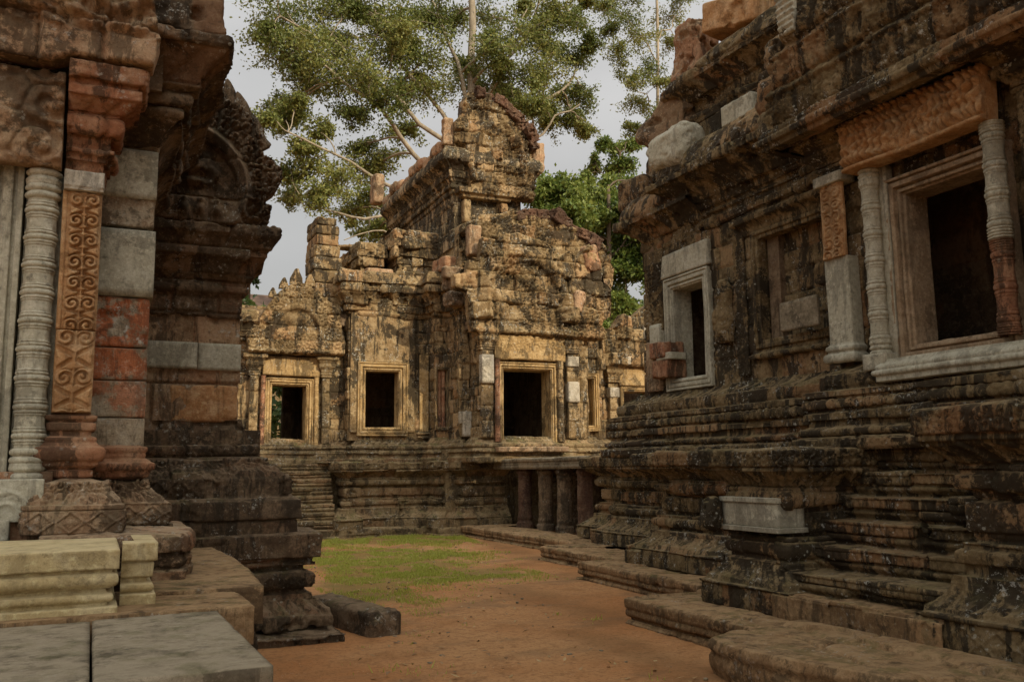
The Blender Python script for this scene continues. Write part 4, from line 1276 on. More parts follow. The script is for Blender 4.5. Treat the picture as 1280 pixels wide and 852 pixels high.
q2 = stacked_pilaster(CT, 10.72, 11.02, 20.05, 2.3, 4.42, [(4.1, 4.36), (3.2, 3.72)], 135)
relief('pilaster', (0, 20.05, 0), AC, rectpoly(11.06, 11.34, 2.3, 5.0), lambda u, z: courses_h(u, z, 2.3, [.5, .4, .6, .4, .5, .5], (.4, .5), 7, .03, .02)[0], S_MID, CT, thick=.06, res=.025, seed=137, rough=.015)
# right of the porch: narrow window and right wing doorway
frame('window_frame', (0, 20.8, 0), AC, (11.62, 11.94, 2.66, 3.9), frame_prof(.02, .15, .3, .07), S_JAMBM, CT, res=.03, seed=138)
rd = frame('door_frame', (0, 21.2, 0), AC, (13.14, 14.05, 2.2, 3.63), frame_prof(.02, .13, .45, .07), S_JAMBM, CT, res=.03, seed=139)
relief('lintel', (0, 21.2, 0), AC, [(12.95, 3.78), (14.3, 3.78), (14.3, 4.30), (12.93, 4.30)], lambda u, z: .03 * fbm(P2(u, z), .3, 3, 2), S_JAMBM, rd, thick=.14, res=.025, seed=140, edge=.04)
stacked_pilaster(CT, 12.62, 12.90, 21.2, 2.3, 3.85, [(3.45, 3.72)], 141)
def pedfn(z0, hs, L, seed, jit, carve=.03, grv=.035, miss=.04):
    def f(u, z):
        n1, n2 = fbm(P2(u, z, 3), .45, 3, seed + 21), fbm(P2(u, z, 5), .45, 3, seed + 22)
        d, b = courses_h(u + .07 * n1, z + .06 * n2, z0, hs, L, seed, jit, grv, .016, .05, miss)
        m = sst(-.2, .2, fbm(P2(u, z), .8, 2, seed + 3))
        k = fbm(P2(u, z), .085, 4, seed + 1)
        return d + m * carve * curls(u, z, .16, seed) + .035 * fbm(P2(u, z), .25, 3, seed + 2) + .022 * k - .05 * sst(.3, .4, fbm(P2(u, z), .2, 3, seed + 7)), b
    return f
pr_ = relief('pediment', (0, 21.15, 0), AC, [(12.35, 4.30), (14.9, 4.30), (15.0, 5.2), (14.6, 5.9), (14.0, 6.15), (13.72, 6.0), (13.3, 5.65), (13.0, 5.75), (12.7, 5.35), (12.4, 5.3), (12.3, 4.8)],
             pedfn(4.3, [.35] * 8, (.35, .6), 142, .04, .07), S_MID, CT, thick=.30, res=.026, seed=142, edge=.05)
stones('repair', [dict(c=(13.92, 20.84, 5.25), size=(.62, .16, .40), r=.012, noise=.003, n=10, chip=0)], S_WHITE, pr_)
stones('cap_repair', [dict(c=(12.98, 20.95, 4.45), size=(.40, .3, .22), r=.02, noise=.008, n=10)], S_WHITE, pr_)

# ---- left doorway with its pediment
ld = frame('door_frame', (0, 22.33, 0), AC, (3.81, 4.64, 2.03, 3.66), frame_prof(.02, .17, .40, .08), S_JAMBM, CT, res=.03, seed=151)
relief('lintel', (0, 22.33, 0), AC, [(3.56, 3.90), (5.02, 3.88), (5.02, 4.36), (3.56, 4.36)], lambda u, z: .012 * fbm(P2(u * 4, z), .3, 2, 2), S_JAMBM, ld, thick=.12, res=.025, seed=152, edge=.03)
mk_col((3.58, 22.24, 0), 2.1, 3.88, .065, S_RED, ld, nb=8, res=.012, nseg=14)
mk_col((4.88, 22.24, 0), 2.1, 3.88, .065, S_JAMBM, ld, nb=8, res=.012, nseg=14)
stacked_pilaster(CT, 3.26, 3.46, 22.33, 2.2, 3.86, [], 153)
stacked_pilaster(CT, 5.02, 5.20, 22.33, 2.2, 3.86, [], 155, S_PLAT)
def ped_left(u, z):
    x, q = u - 4.32, z - 4.4
    d, b = courses_h(u, z, 4.4, [.34, .36, .34, .36, .4], (.5, .9), 15, .015, .02)
    r = np.hypot(x / .62, (q - .35) / .85)
    frame_ = .09 * np.exp(-((r - 1.0) / .13) ** 2)
    inner = -.05 * (r < .9)
    lobe = .09 * np.exp(-(((np.abs(x) - .16) / .16) ** 2 + ((q - .88) / .13) ** 2))
    figs = .07 * curls(u, z, .13, 3) * (r < .9) * (q < .55)
    out = .07 * curls(u, z, .17, 8) * (r > 1.1)
    base = .06 * np.exp(-((q - .05) / .05) ** 2)
    return d + frame_ + inner + lobe + figs + out + base + .03 * fbm(P2(u, z), .2, 3, 5), b
pl_ = relief('pediment', (0, 22.30, 0), AC, [(3.18, 4.40), (5.48, 4.40), (5.52, 4.75), (5.40, 5.2), (5.35, 5.55), (5.10, 5.75), (4.9, 5.9), (4.72, 6.0), (4.62, 6.15), (4.3, 6.2), (4.0, 6.05), (3.8, 5.85), (3.62, 5.6), (3.45, 5.3), (3.3, 5.1), (3.12, 4.85)],
             ped_left, S_MID, CT, thick=.34, res=.022, seed=157, edge=.04)
for (x, z, s) in ((3.72, 5.78, .8), (3.98, 6.02, .9), (4.28, 6.15, 1.3), (4.62, 6.12, 1.0)):
    relief('acroterion', (x, 22.12, z), AC, [(-.12 * s, 0), (.12 * s, 0), (.11 * s, .12 * s), (.03 * s, .30 * s), (-.02 * s, .30 * s), (-.11 * s, .12 * s)], lambda u, z: .02 * curls(u, z, .1, 3), S_MID, pl_, thick=.12, res=.02, seed=int(x * 10))
# low wall and roof edge left of it
sweep('roof_edge', [(0.5, 22.2), (3.4, 22.2)], cornice(.03, 4.7, .3, .75), S_MID, CT, res=.03, seed=158, L=(.4, .8), jit=.03, chip=.06)

# ---- stump of a pier standing on the left part
its = []
zz = 5.5
rr = np.random.default_rng(4)
for k, (w, h) in enumerate(((.86, .42), (.74, .36), (.66, .34), (.74, .34), (.68, .30), (.60, .28), (.62, .24), (.52, .22))):
    its.append(dict(c=(5.12 + rr.normal(0, .02) - (.04 if k > 4 else 0), 22.75, zz + h / 2), size=(w, 1.1, h * 1.01), r=.05, n=14, noise=.025, seed=160 + k, rz=rr.normal(0, .02)))
    zz += h
stones('pier_stump', its, S_MID, CT)

# ---- cornices over the wing and porch
def corn_c(z0, out, hh):
    p = prof(RC, .0, z0)
    p.to(.03, z0 + .03 * hh, 'leaf').to(.03, z0 + .10 * hh, 'beads').to(.07, z0 + .12 * hh, new=True).to(.09, z0 + .26 * hh, 'leaf').to(.13, z0 + .27 * hh, new=True)
    p.cyma(out * .8, z0 + .50 * hh, 'worn', mode='in').torus(.18 * hh, .05, 'worn', new=True).to(out * .82, z0 + .70 * hh).to(out, z0 + .73 * hh, new=True)
    p.cyma(out * .75, z0 + hh, 'worn', mode='in').to(-.35, z0 + hh + .03, 'worn')
    return p
sweep('cornice', [(5.6, 25.5), (5.6, 21.97), (7.72, 21.97), (7.72, 21.47), (8.10, 21.47), (8.10, 20.72), (8.33, 20.72), (8.33, 20.3)], corn_c(5.45, .34, 1.12), S_MID, CT, res=RC, seed=161, L=(.4, .8), jit=.03, chip=.07, rough=.02)
V, F, B = join([box_geo(5.7, 8.4, 22.1, 27.5, 5.3, 6.5), box_geo(8.15, 11.3, 20.6, 27.5, 4.95, 7.3), box_geo(1.0, 5.7, 22.5, 27.5, 5.3, 5.6), box_geo(11.3, 16, 21.3, 27.5, 4.9, 5.2)])
mk('roof_core', V, F, S_MID, CT, B, smooth=False)

# ---- broken roof blocks over the wing
def tier(name, path, z0, hs, out, mat, seed, L=(.35, .7), jit=.03, parent=CT, res=RC, chip=.07, roof=True):
    p = prof(res, 0, z0); z = z0
    for i, h in enumerate(hs):
        p.to(out[i], z + .02, new=i > 0).to(out[i], z + h - .01); z += h
    p.to(out[-1] - 1.4 if roof else out[-1] - .3, z + .1, 'worn', new=True)
    return sweep(name, path, p, mat, parent, res=res, seed=seed, L=L, jit=jit, groove=.03, chip=chip, rough=.025)
tier('roof_tier', [(6.05, 27), (6.05, 22.7), (6.75, 22.7), (6.75, 24.0)], 6.5, [.22, .2, .22, .24, .18], [0, -.05, .0, .08, .04], S_MID, 162)
tier('roof_tier', [(6.95, 27), (6.95, 22.35), (8.2, 22.35), (8.2, 22.7)], 6.5, [.26, .2, .2, .26, .25, .22], [.0, -.08, -.04, .05, .10, .06], S_MID, 163)
stones('fallen_block', [dict(c=(7.95, 21.2, 6.75), size=(.5, .7, .36), rz=.2, n=14, seed=165, noise=.04, r=.07), dict(c=(8.02, 20.75, 6.2), size=(.55, .5, .4), rz=.3, n=14, seed=166, noise=.05, r=.08),
                        dict(c=(7.9, 20.6, 5.75), size=(.4, .45, .35), rz=.1, n=14, seed=167, noise=.04, r=.07), dict(c=(7.82, 20.55, 6.42), size=(.42, .5, .3), rz=-.2, rx=.15, n=14, seed=168, noise=.05, r=.07),
                        dict(c=(6.45, 22.3, 6.66), size=(.7, .4, .2), rz=.05, n=14, seed=169, noise=.03, r=.05)], S_LEFT, CT, apart=True)

# ---- porch pediment: heaped, weathered block work in two planes
hs_ = [.36, .42, .34, .44, .38, .34, .42, .36, .34, .36]
low_poly = [(8.08, 4.86), (11.62, 4.80), (11.72, 5.3), (11.98, 5.45), (12.02, 6.15), (11.82, 6.35), (11.72, 6.75), (11.55, 6.80), (11.56, 7.22), (11.30, 7.28), (11.05, 6.95), (10.75, 7.05), (10.5, 6.9),
            (10.1, 7.25), (9.75, 7.3), (9.3, 7.42), (8.9, 7.3), (8.8, 7.15), (8.35, 7.2), (8.28, 6.62), (8.0, 6.6), (7.95, 6.3), (7.62, 6.22), (7.65, 5.95), (7.95, 5.85), (8.0, 5.3)]
def ped_main(u, z):
    d, b = pedfn(4.82, hs_, (.32, .7), 171, .045, .07, .06, .06)(u, z)
    r = np.hypot((u - 9.55) / 1.15, (z - 5.5) / 1.4)
    d += .16 * np.exp(-((r - 1.0) / .13) ** 2) * (z > 5.2) - .05 * (r < .85)
    d += .10 * sst(5.1, 4.9, z)
    for xx in (8.7, 11.1):      # upright fans of carved leaves at both ends
        g = np.exp(-((u - xx) / .28) ** 2 - ((z - 5.6) / .45) ** 2)
        d += g * (.12 + .05 * np.cos((u - xx) * 40 / (1 + np.abs(z - 5.0))))
    return d, b
pm = relief('pediment', (0, 20.05, 0), AC, low_poly, ped_main, S_MID, CT, thick=.28, res=.024, seed=172, rough=.03, edge=.06)
up_poly = [(8.05, 6.3), (12.5, 6.3), (12.62, 6.9), (12.35, 7.55), (11.9, 7.75), (11.3, 8.0), (10.6, 8.22), (9.9, 8.15), (9.6, 8.3), (9.2, 8.1), (8.7, 8.05), (8.35, 7.8), (8.1, 7.7)]
relief('pediment', (0, 21.0, 0), AC, up_poly, pedfn(6.3, hs_, (.34, .7), 173, .05, .08, .06, .06), S_MID, CT, thick=.4, res=.028, seed=174, rough=.03, edge=.06)
stones('acroterion', [dict(c=(8.32, 20.3, 7.22), size=(.34, .3, .78), n=18, noise=.03, nscale=.2, r=.05, seed=175), dict(c=(11.42, 19.85, 6.95), size=(.42, .3, .7), ry=-.2, n=18, noise=.06, nscale=.15, r=.1, seed=176),
                      dict(c=(11.85, 20.1, 6.15), size=(.36, .3, .6), ry=.05, n=18, noise=.05, nscale=.15, r=.1, seed=177), dict(c=(11.0, 19.75, 5.75), size=(.34, .25, .6), ry=.15, n=18, noise=.05, nscale=.15, r=.1, seed=178)], S_LEFT, pm, apart=True)
# dark coping lying over the upper pediment
def arc_stones(name, pts, w, y, dy, mat, parent, seed, hgt=.3):
    its = []
    q = np.random.default_rng(seed)
    pts = np.array(pts, float)
    T = np.linspace(0, len(pts) - 1, int((len(pts) - 1) * 1.7) + 1)
    P = np.stack([np.interp(T, np.arange(len(pts)), pts[:, i]) for i in (0, 1)], 1)
    for i in range(len(P) - 1):
        a, b = P[i], P[i + 1]
        L = np.hypot(*(b - a)); an = math.atan2(b[1] - a[1], b[0] - a[0])
        its.append(dict(c=((a[0] + b[0]) / 2, y + q.normal(0, .06), (a[1] + b[1]) / 2 + q.normal(0, .025)), size=(L * q.uniform(1.0, 1.35), dy * q.uniform(.8, 1.15), w * q.uniform(.75, 1.3)),
                        ry=-an + q.normal(0, .12), rz=q.normal(0, .12), r=.035, n=26, noise=.06, nscale=.11, seed=seed + i, chip=.10))
    return stones(name, its, mat, parent)
arc_stones('coping', [(9.7, 8.12), (10.2, 8.28), (10.7, 8.22), (11.2, 8.05), (11.7, 7.8), (12.1, 7.55)], .30, 20.85, .7, S_LAT, CT, 180)

# ---- tower
tw = [(8.2, 26.7), (8.2, 21.35), (10.18, 21.35), (10.18, 26.7)]
p = prof(RC, .10, 7.25)
p.to(.10, 7.6).to(.04, 7.62, new=True).to(.04, 7.75, 'worn').to(.0, 7.78).to(.0, 8.1, new=True).to(.0, 8.42, new=True).to(.0, 8.72, new=True).to(.04, 8.74).to(.04, 8.84, 'leaf').to(.08, 8.86, new=True)
p.torus(.12, .04, 'worn').to(.10, 9.0).to(.16, 9.12, new=True).to(.20, 9.14).to(.22, 9.30, 'worn').cyma(.40, 9.50, mode='in', new=True).to(.44, 9.52).to(.44, 9.68, 'leaf', new=True).cyma(.36, 9.86, 'worn').to(-.3, 9.95, 'worn', new=True)
sweep('tower_body', tw, p, S_TOWER, CT, res=RC, seed=181, L=(.35, .75), jit=.018, chip=.05, rough=.018)
gable = [(8.62, 8.75), (10.40, 8.7), (10.45, 9.3), (10.60, 9.45), (10.58, 9.9), (10.46, 10.3), (10.32, 10.66), (10.12, 10.72), (10.08, 11.02), (9.72, 11.06), (9.66, 11.34), (9.2, 11.38), (9.1, 11.50), (8.5, 11.46), (8.34, 11.22), (8.30, 10.8), (8.12, 10.6), (8.10, 10.0), (8.3, 9.75), (8.5, 9.4)]
def ped_tower(u, z):
    d, b = pedfn(8.7, [.32, .36, .3, .38, .32, .36, .3, .34, .36, .3, .3], (.3, .62), 183, .04, .075, .055, .04)(u, z)
    r = np.hypot((u - 9.3) / .75, (z - 9.4) / 1.3)
    d += .13 * np.exp(-((r - 1) / .14) ** 2) * (z > 9.1)
    d += .08 * np.exp(-(((u - 9.35) / .22) ** 2 + ((z - 9.7) / .3) ** 2))
    return d + .05 * np.exp(-((z - 8.85) / .06) ** 2), b
pt = relief('pediment', (0, 21.30, 0), AC, gable, ped_tower, S_MID, CT, thick=.30, res=.024, seed=184, rough=.028, edge=.05)
arc_stones('coping', [(8.75, 11.42), (9.1, 11.46), (9.5, 11.34), (9.85, 11.05), (10.12, 10.78), (10.30, 10.45), (10.42, 10.1)], .26, 21.22, .75, S_LAT, pt, 190)
stones('acroterion', [dict(c=(8.0, 21.25, 10.35), size=(.36, .28, .75), ry=-.03, n=18, noise=.03, nscale=.2, r=.06, seed=195, taper=.25), dict(c=(10.56, 21.1, 9.95), size=(.34, .28, .85), ry=.03, n=18, noise=.04, nscale=.2, r=.08, seed=196),
                      dict(c=(7.75, 27.0, 10.45), size=(.35, .5, .95), n=16, noise=.03, r=.08, seed=197)], S_LEFT, pt, apart=True)
# false door in the tower face
td = frame('false_door', (0, 21.35, 0), AC, (8.60, 9.42, 7.85, 8.62), frame_prof(.02, .12, .02, .12), S_MID, CT, res=.03, seed=198, rough=.012, chip=.03)
p = prof(.02, 0, 8.60); p.to(.10, 8.62).to(.14, 8.70).to(.22, 8.72).to(.24, 8.84).to(-.05, 8.87)
sweep('hood', [(8.45, 21.4), (8.45, 21.2), (9.62, 21.2), (9.62, 21.4)], p, S_MID, td, res=.03, seed=199, joints=False, chip=.05, rough=.012)
for x in (8.5, 9.56):
    stones('bracket', [dict(c=(x, 21.22, 8.25), size=(.2, .26, .62), n=12, noise=.02, r=.04, seed=int(x * 10))], S_MID, td)
# roof of the tower
n = 40
th = np.linspace(.1, pi - .1, n)
ys = np.linspace(21.4, 27.2, 110)
rv = np.stack([9.2 + 1.05 * np.cos(pi - th), 0 * th, 9.9 + 1.0 * np.sin(th)], 1)
V = np.repeat(rv[None], len(ys), 0); V[..., 1] = ys[:, None]
U = np.repeat(ys[:, None], n, 1)
cid = (np.arange(n) // 6)
D, B, _E = block_field(U.T.copy(), cid, np.minimum(np.abs((np.arange(n) % 6) - 0), 6 - (np.arange(n) % 6)) * .07, (.5, .9), 201, .05, .05, .03, .08)
nrm = np.stack([np.cos(pi - th), 0 * th, np.sin(th)], 1)
V = V + D.T[..., None] * nrm[None]
V = V.reshape(-1, 3) + .03 * fbm(V.reshape(-1, 3), .25, 3, 5)[:, None]
idx = np.arange(len(ys) * n).reshape(len(ys), n)
F = np.stack([idx[:-1, :-1], idx[:-1, 1:], idx[1:, 1:], idx[1:, :-1]], -1).reshape(-1, 4)
mk('tower_roof', V, F, S_LEFT, CT, B.T.ravel())
stones('eave_stone', [dict(c=(8.05, y, 10.02 + .12 * math.sin(y * 3)), size=(.45, .62, .34), rz=.05 * math.sin(y * 7), n=12, noise=.05, r=.12, seed=210 + i) for i, y in enumerate(np.arange(21.9, 26.8, .64))], S_LEFT, CT)

# ---- inside
V1, F1, B1 = sweep('x', [(3.0, 25.4), (12.5, 25.4)], wallp(.06, 1.9, 5.6, 29), None, None, res=.06, seed=221, L=(.5, 1.0), emit=False, holes=[(1.26, 1.62, 2.0, 4.2)])
mk('inner_wall', V1, F1, S_INNER, CT, B1)
V, F, B = join([box_geo(5.5, 5.62, 22.4, 25.4, 2, 5.6), box_geo(2.9, 3.05, 22.5, 25.6, 2, 5.6), box_geo(2.9, 12.6, 22.2, 25.6, 5.2, 5.5), box_geo(12.5, 12.7, 21.4, 25.6, 2, 5.4),
                box_geo(13.0, 15, 23.2, 23.4, 1.9, 5.2), box_geo(8.25, 8.4, 20.85, 22.0, 2.05, 5.3), box_geo(11.1, 11.2, 20.2, 24, 2.05, 5.3), box_geo(8.2, 11.2, 20.35, 22.3, 5.0, 5.2), box_geo(5.04, 5.2, 24.2, 25.2, 2, 5.4)])
mk('inner_partition', V, F, S_INNER, CT, B, smooth=False)
p_in = stones('inner_pillar', [dict(c=(4.72, 25.1, 3.5), size=(.3, .3, 3.2), r=.03, n=12, noise=.01, seed=3)], S_INNER, CT)

# ================================================================== CAUSEWAY
CW = thing('causeway', (9.9, 18.2, 0), 'raised stone causeway slab carried on short round pillars between the central and right temples', 'causeway')
p = prof(.022, 0, 1.55); p.to(.0, 1.57).to(.015, 1.575).to(.015, 1.62).to(.0, 1.63).to(.0, 1.70, 'lozenge').to(.03, 1.715).to(.03, 1.775, 'leaf').to(.0, 1.79).to(-1.1, 1.80, 'worn')
sweep('deck', [(8.85, 20.33), (8.85, 15.6)], p, S_PAVE, CW, res=.022, seed=231, L=(.9, 1.6), chip=.02, rough=.006)
V, F, B = box_geo(8.92, 10.9, 15.6, 20.2, 1.553, 1.77)
mk('deck_core', V, F, S_PLAT, CW, B, smooth=False)
V, F, B = box_geo(10.75, 11.2, 15.6, 20.3, 0, 1.552)  # dark box added behind the pillars to blacken the shade under the deck
mk('shade_backing', V, F, S_LEFTD, CW, B, smooth=False)
def pillar(x, y, seed, mat):
    prf = []
    for t in np.linspace(0, 1, 70):
        z = .2 + 1.36 * t
        r = .165 - .012 * t
        if t < .09: r += .04
        elif t < .13: r += .02 * (t < .11)
        elif t > .88: r += .035 * (.5 + .5 * math.cos((t - .94) / .06 * pi)) * (t < 1)
        elif .15 < t < .19 or .83 < t < .86: r += .012
        prf.append((r, z))
    return lathe('pillar', (x, y, 0), prf, mat, CW, nseg=24, seed=seed, rough=.02)
for i, y in enumerate((19.16, 18.1, 17.2, 16.3)):
    pillar(9.12, y, 240 + i, (S_LAT, S_LEFTD, S_LEFTD, S_LAT)[i])
for i, y in enumerate((19.1, 18.1, 17.2, 16.3)):
    pillar(10.5, y, 250 + i, S_LEFTD)

# ================================================================== LEFT TEMPLE
LT = thing('temple', (0.0, 7.0, 0), 'brown carved temple at the left edge with grey ringed colonnette and half pediment', 'temple')
RL = .013
# doorway
relief('lintel', (0, 6.46, 0), AC, [(-1.8, 3.58), (-.305, 3.58), (-.305, 4.22), (-1.8, 4.26)], lambda u, z: .05 * curls(u, z, .26, 6) * sst(-.75, -.45, u) + .05 * fbm(P2(u, z), .3, 4, 4) + .012 * fbm(P2(u, z), .06, 3, 5), S_LEFT, LT, thick=.10, res=.012, seed=301, edge=.03)
dl = frame('door_frame', (0, 6.62, 0), AC, (-1.75, -.74, 1.5, 3.52), frame_prof(.01, .22, .3, .10), S_GREY, LT, res=.03, seed=302, rough=.002, chip=0)
mk_col((-.405, 6.50, 0), 1.55, 3.58, .104, S_GREY, dl, nb=11, res=.004, nseg=40)
stones('backing_strip', [dict(c=(-.38, 6.64, 2.55), size=(.26, .12, 2.06), r=.004, noise=.001, chip=0, n=8)], S_GREY, dl)
def arch_rel(u, z):
    x, q = u + .50, z - 1.33
    r = np.hypot(x / .8, q)
    return .012 * np.exp(-((r - .15) / .012) ** 2) + .012 * np.exp(-((r - .08) / .01) ** 2) + .006 * curls(u, z, .05, 3) * ((r > .09) & (r < .14))
relief('colonnette_base', (0, 6.42, 0), AC, rectpoly(-.64, -.30, 1.30, 1.56), arch_rel, S_GREY, dl, thick=.05, res=.008, seed=303, rough=.001)
stones('base_block', [dict(c=(-.62, 6.44, 1.22), size=(.3, .16, .20), r=.006, noise=.001, chip=0, n=8)], S_GREY, dl)
stones('backing_block', [dict(c=(-.46, 6.60, 1.36), size=(.42, .30, .5), r=.01, noise=.004, n=10)], S_LEFT, dl)
# pilaster: orange carved shaft in two stones
pll = relief('pilaster', (0, 6.52, 0), AC, rectpoly(-.29, -.055, 2.52, 3.46), lambda u, z: rinceau(u, z, -.155, .185, .145, .036, 9) + .01 * (u < -.262), S_ORANGE, LT, thick=.05, res=.005, seed=304, rough=.003, edge=.012)
relief('lower_shaft', (0, 6.52, 0), AC, rectpoly(-.285, -.055, 1.98, 2.515), lambda u, z: rinceau(u, z, -.17, .22, .26, .038, 12), S_ORANGE, pll, thick=.055, res=.005, seed=305, rough=.003, edge=.012)
relief('renewed_shaft', (0, 6.50, 0), AC, rectpoly(-.285, -.045, 3.46, 3.59), lambda u, z: .012 * np.abs(np.cos((u + .165) * 26)) * (z > 3.48), S_WHITE, pll, thick=.08, res=.008, seed=306, rough=.001)
stones('core', [dict(c=(-.17, 6.66, 2.75), size=(.24, .24, 1.7), r=.01, noise=.003, n=8)], S_LEFT, pll)
p = prof(RL, .0, 1.56)
p.to(.02, 1.57).to(.02, 1.61).to(.0, 1.615).to(.05, 1.64, new=True).to(.05, 1.665).torus(.10, .035, 'leaf').to(.045, 1.775).to(.03, 1.79).to(.03, 1.82, 'beads').to(.0, 1.83)
p.to(.0, 1.86, new=True).to(.02, 1.865).to(.02, 1.91, 'dentil').to(.0, 1.92).to(.03, 1.94).to(.03, 1.96).to(-.1, 1.985)
sweep('pilaster_base', [(-.29, 6.75), (-.29, 6.50), (-.045, 6.50), (-.045, 6.8)], p, S_RED, pll, res=RL, seed=307, joints=False, chip=.02, rough=.005)
p = prof(RL, .0, 3.59)
p.to(.0, 3.66, 'leaf').to(.03, 3.67).to(.03, 3.70).torus(.07, .03, 'beads').to(.04, 3.79).to(.04, 3.83).to(.07, 3.85, new=True).torus(.12, .04, 'leaf').to(.09, 3.98).cyma(.17, 4.06, 'lotusdn', mode='in', new=True)
p.to(.21, 4.07).to(.21, 4.14, 'leaf').to(.19, 4.15).to(.24, 4.17, new=True).to(.25, 4.29, 'carvefine').to(.20, 4.31).to(-.2, 4.33)
sweep('capital', [(-.285, 6.48), (-.05, 6.48), (-.05, 6.8)], p, S_RED, pll, res=RL, seed=308, joints=True, L=(.3, .5), jit=.008, chip=.03, rough=.006)
# lotus base of the pilaster
p = prof(.0075, .0, 1.22); p.to(.01, 1.225).to(.01, 1.36, 'lozenge').to(.0, 1.365).to(.015, 1.37).to(.015, 1.395).to(-.01, 1.40)
p.cyma(-.10, 1.53, 'carve', mode='out').to(-.11, 1.535).to(-.2, 1.56)
sweep('lotus_base', [(-.40, 6.8), (-.40, 6.30), (.15, 6.30), (.15, 6.9)], p, S_LEFT, LT, res=.0075, seed=309, joints=False, chip=.03, rough=.006, ornk=1.2)
# set-back wall strip of mixed old and renewed blocks
stones('wall_block', [dict(c=(.02, 7.1, 3.47), size=(.56, .4, .22), r=.015, noise=.006, n=18, seed=311, blk=.3),
                      dict(c=(.02, 7.1, 2.66), size=(.55, .4, .36), r=.02, noise=.012, n=22, seed=312, blk=.9),
                      dict(c=(.02, 7.1, 2.36), size=(.55, .4, .23), r=.012, noise=.006, n=18, seed=313, blk=.75),
                      dict(c=(.02, 7.1, 2.11), size=(.55, .4, .26), r=.012, noise=.005, n=18, seed=314, blk=.72),
                      dict(c=(.02, 7.1, 1.87), size=(.55, .4, .21), r=.012, noise=.006, n=18, seed=315, blk=.4),
                      dict(c=(.04, 7.1, 4.08), size=(.56, .42, .26), r=.05, noise=.012, n=22, seed=316, blk=.3)], S_PATCH, LT, apart=True)
stones('renewed_block', [dict(c=(.03, 7.09, 3.755), size=(.56, .42, .37), r=.006, noise=.001, chip=0, n=8, seed=317, blk=.4), dict(c=(.03, 7.08, 3.09), size=(.57, .42, .49), r=.006, noise=.001, chip=0, n=8, seed=318, blk=.5)], S_GREY, LT, apart=True)
p = prof(RL, .0, 1.54)
p.to(.05, 1.56).to(.06, 1.60).torus(.06, .025, 'leaf').to(.05, 1.67).to(.02, 1.69).to(.02, 1.72, 'beads').to(.03, 1.74).to(.03, 1.76).to(-.06, 1.79)
sweep('strip_base', [(-.04, 6.88), (.29, 6.88), (.29, 7.4)], p, S_RED, LT, res=RL, seed=319, joints=False, chip=.02)
p = prof(.0075, .0, 1.24)
p.to(.01, 1.25).to(.01, 1.37, 'lozenge').to(.02, 1.385).to(-.02, 1.39).cyma(-.14, 1.52, 'carve', mode='out').to(-.3, 1.55)
sweep('lotus_base', [(-.02, 6.72), (.46, 6.72), (.46, 7.6)], p, S_LEFT, LT, res=.0075, seed=320, joints=False, chip=.035, rough=.007, ornk=1.2)
p = prof(RL, .0, .90)
p.to(.02, .92, 'worn').to(.03, .99, 'worn').to(-.03, 1.0, new=True).torus(.08, .03, 'carvefine').to(-.02, 1.09).to(.02, 1.10, new=True).to(.02, 1.19, 'lozenge').to(.0, 1.21).to(-.5, 1.24, 'worn')
sweep('lower_base', [(-.3, 6.15), (.52, 6.15), (.60, 6.6), (.62, 7.8)], p, S_LEFT, LT, res=RL, seed=321, L=(.3, .6), chip=.04, rough=.008)
# pediment foot over the doorway
def ped_l(u, z):
    d, b = courses_h(u, z, 4.24, [.34, .3, .35, .5], (.34, .6), 33, .03, .03, .016, .05)
    arc = .04 * np.cos(np.hypot(u + .05, z - 5.0) * 42) * sst(-.75, -.3, u) * (z > 4.5)
    return d + arc + .03 * curls(u, z, .14, 8) * sst(4.45, 4.6, z) + .03 * fbm(P2(u, z), .2, 3, 3), b
relief('pediment', (0, 6.42, 0), AC, [(-2.0, 4.24), (-.38, 4.26), (-.26, 4.32), (.22, 4.32), (.26, 4.5), (.18, 4.9), (.1, 5.6), (-2.0, 5.6)], ped_l, S_LEFT, LT, thick=.22, res=.012, seed=322, rough=.012, edge=.03)
p = prof(.016, .0, 3.96)
p.to(.04, 3.98).cyma(.16, 4.16, 'leaf', mode='in', new=True).to(.19, 4.17).to(.19, 4.22, 'beads').to(.17, 4.23).torus(.13, .06, 'worn', new=True).to(.24, 4.38).to(.28, 4.40, 'leaf').to(.28, 4.46, new=True)
p.cyma(.42, 4.62, 'lotusdn', mode='in').to(.46, 4.63).to(.46, 4.72, 'carve', new=True).to(.43, 4.74).cyma(.40, 5.2, 'carve', mode='out', new=True).to(-.3, 5.4)
sweep('cornice', [(-.3, 6.92), (.29, 6.92), (.29, 9.3)], p, S_LEFTD, LT, res=.016, seed=323, L=(.4, .7), jit=.02, chip=.04, rough=.012)
V, F, B = join([box_geo(-2.5, .26, 7.12, 9.6, 1.2, 5.3), box_geo(-2.5, -.74, 6.95, 7.1, 1.2, 5.3), box_geo(-2.5, .3, 6.6, 9.6, 4.3, 5.4), box_geo(-2.5, .50, 6.75, 9.0, .2, 1.24)])
mk('core', V, F, S_LEFTD, LT, B, smooth=False)
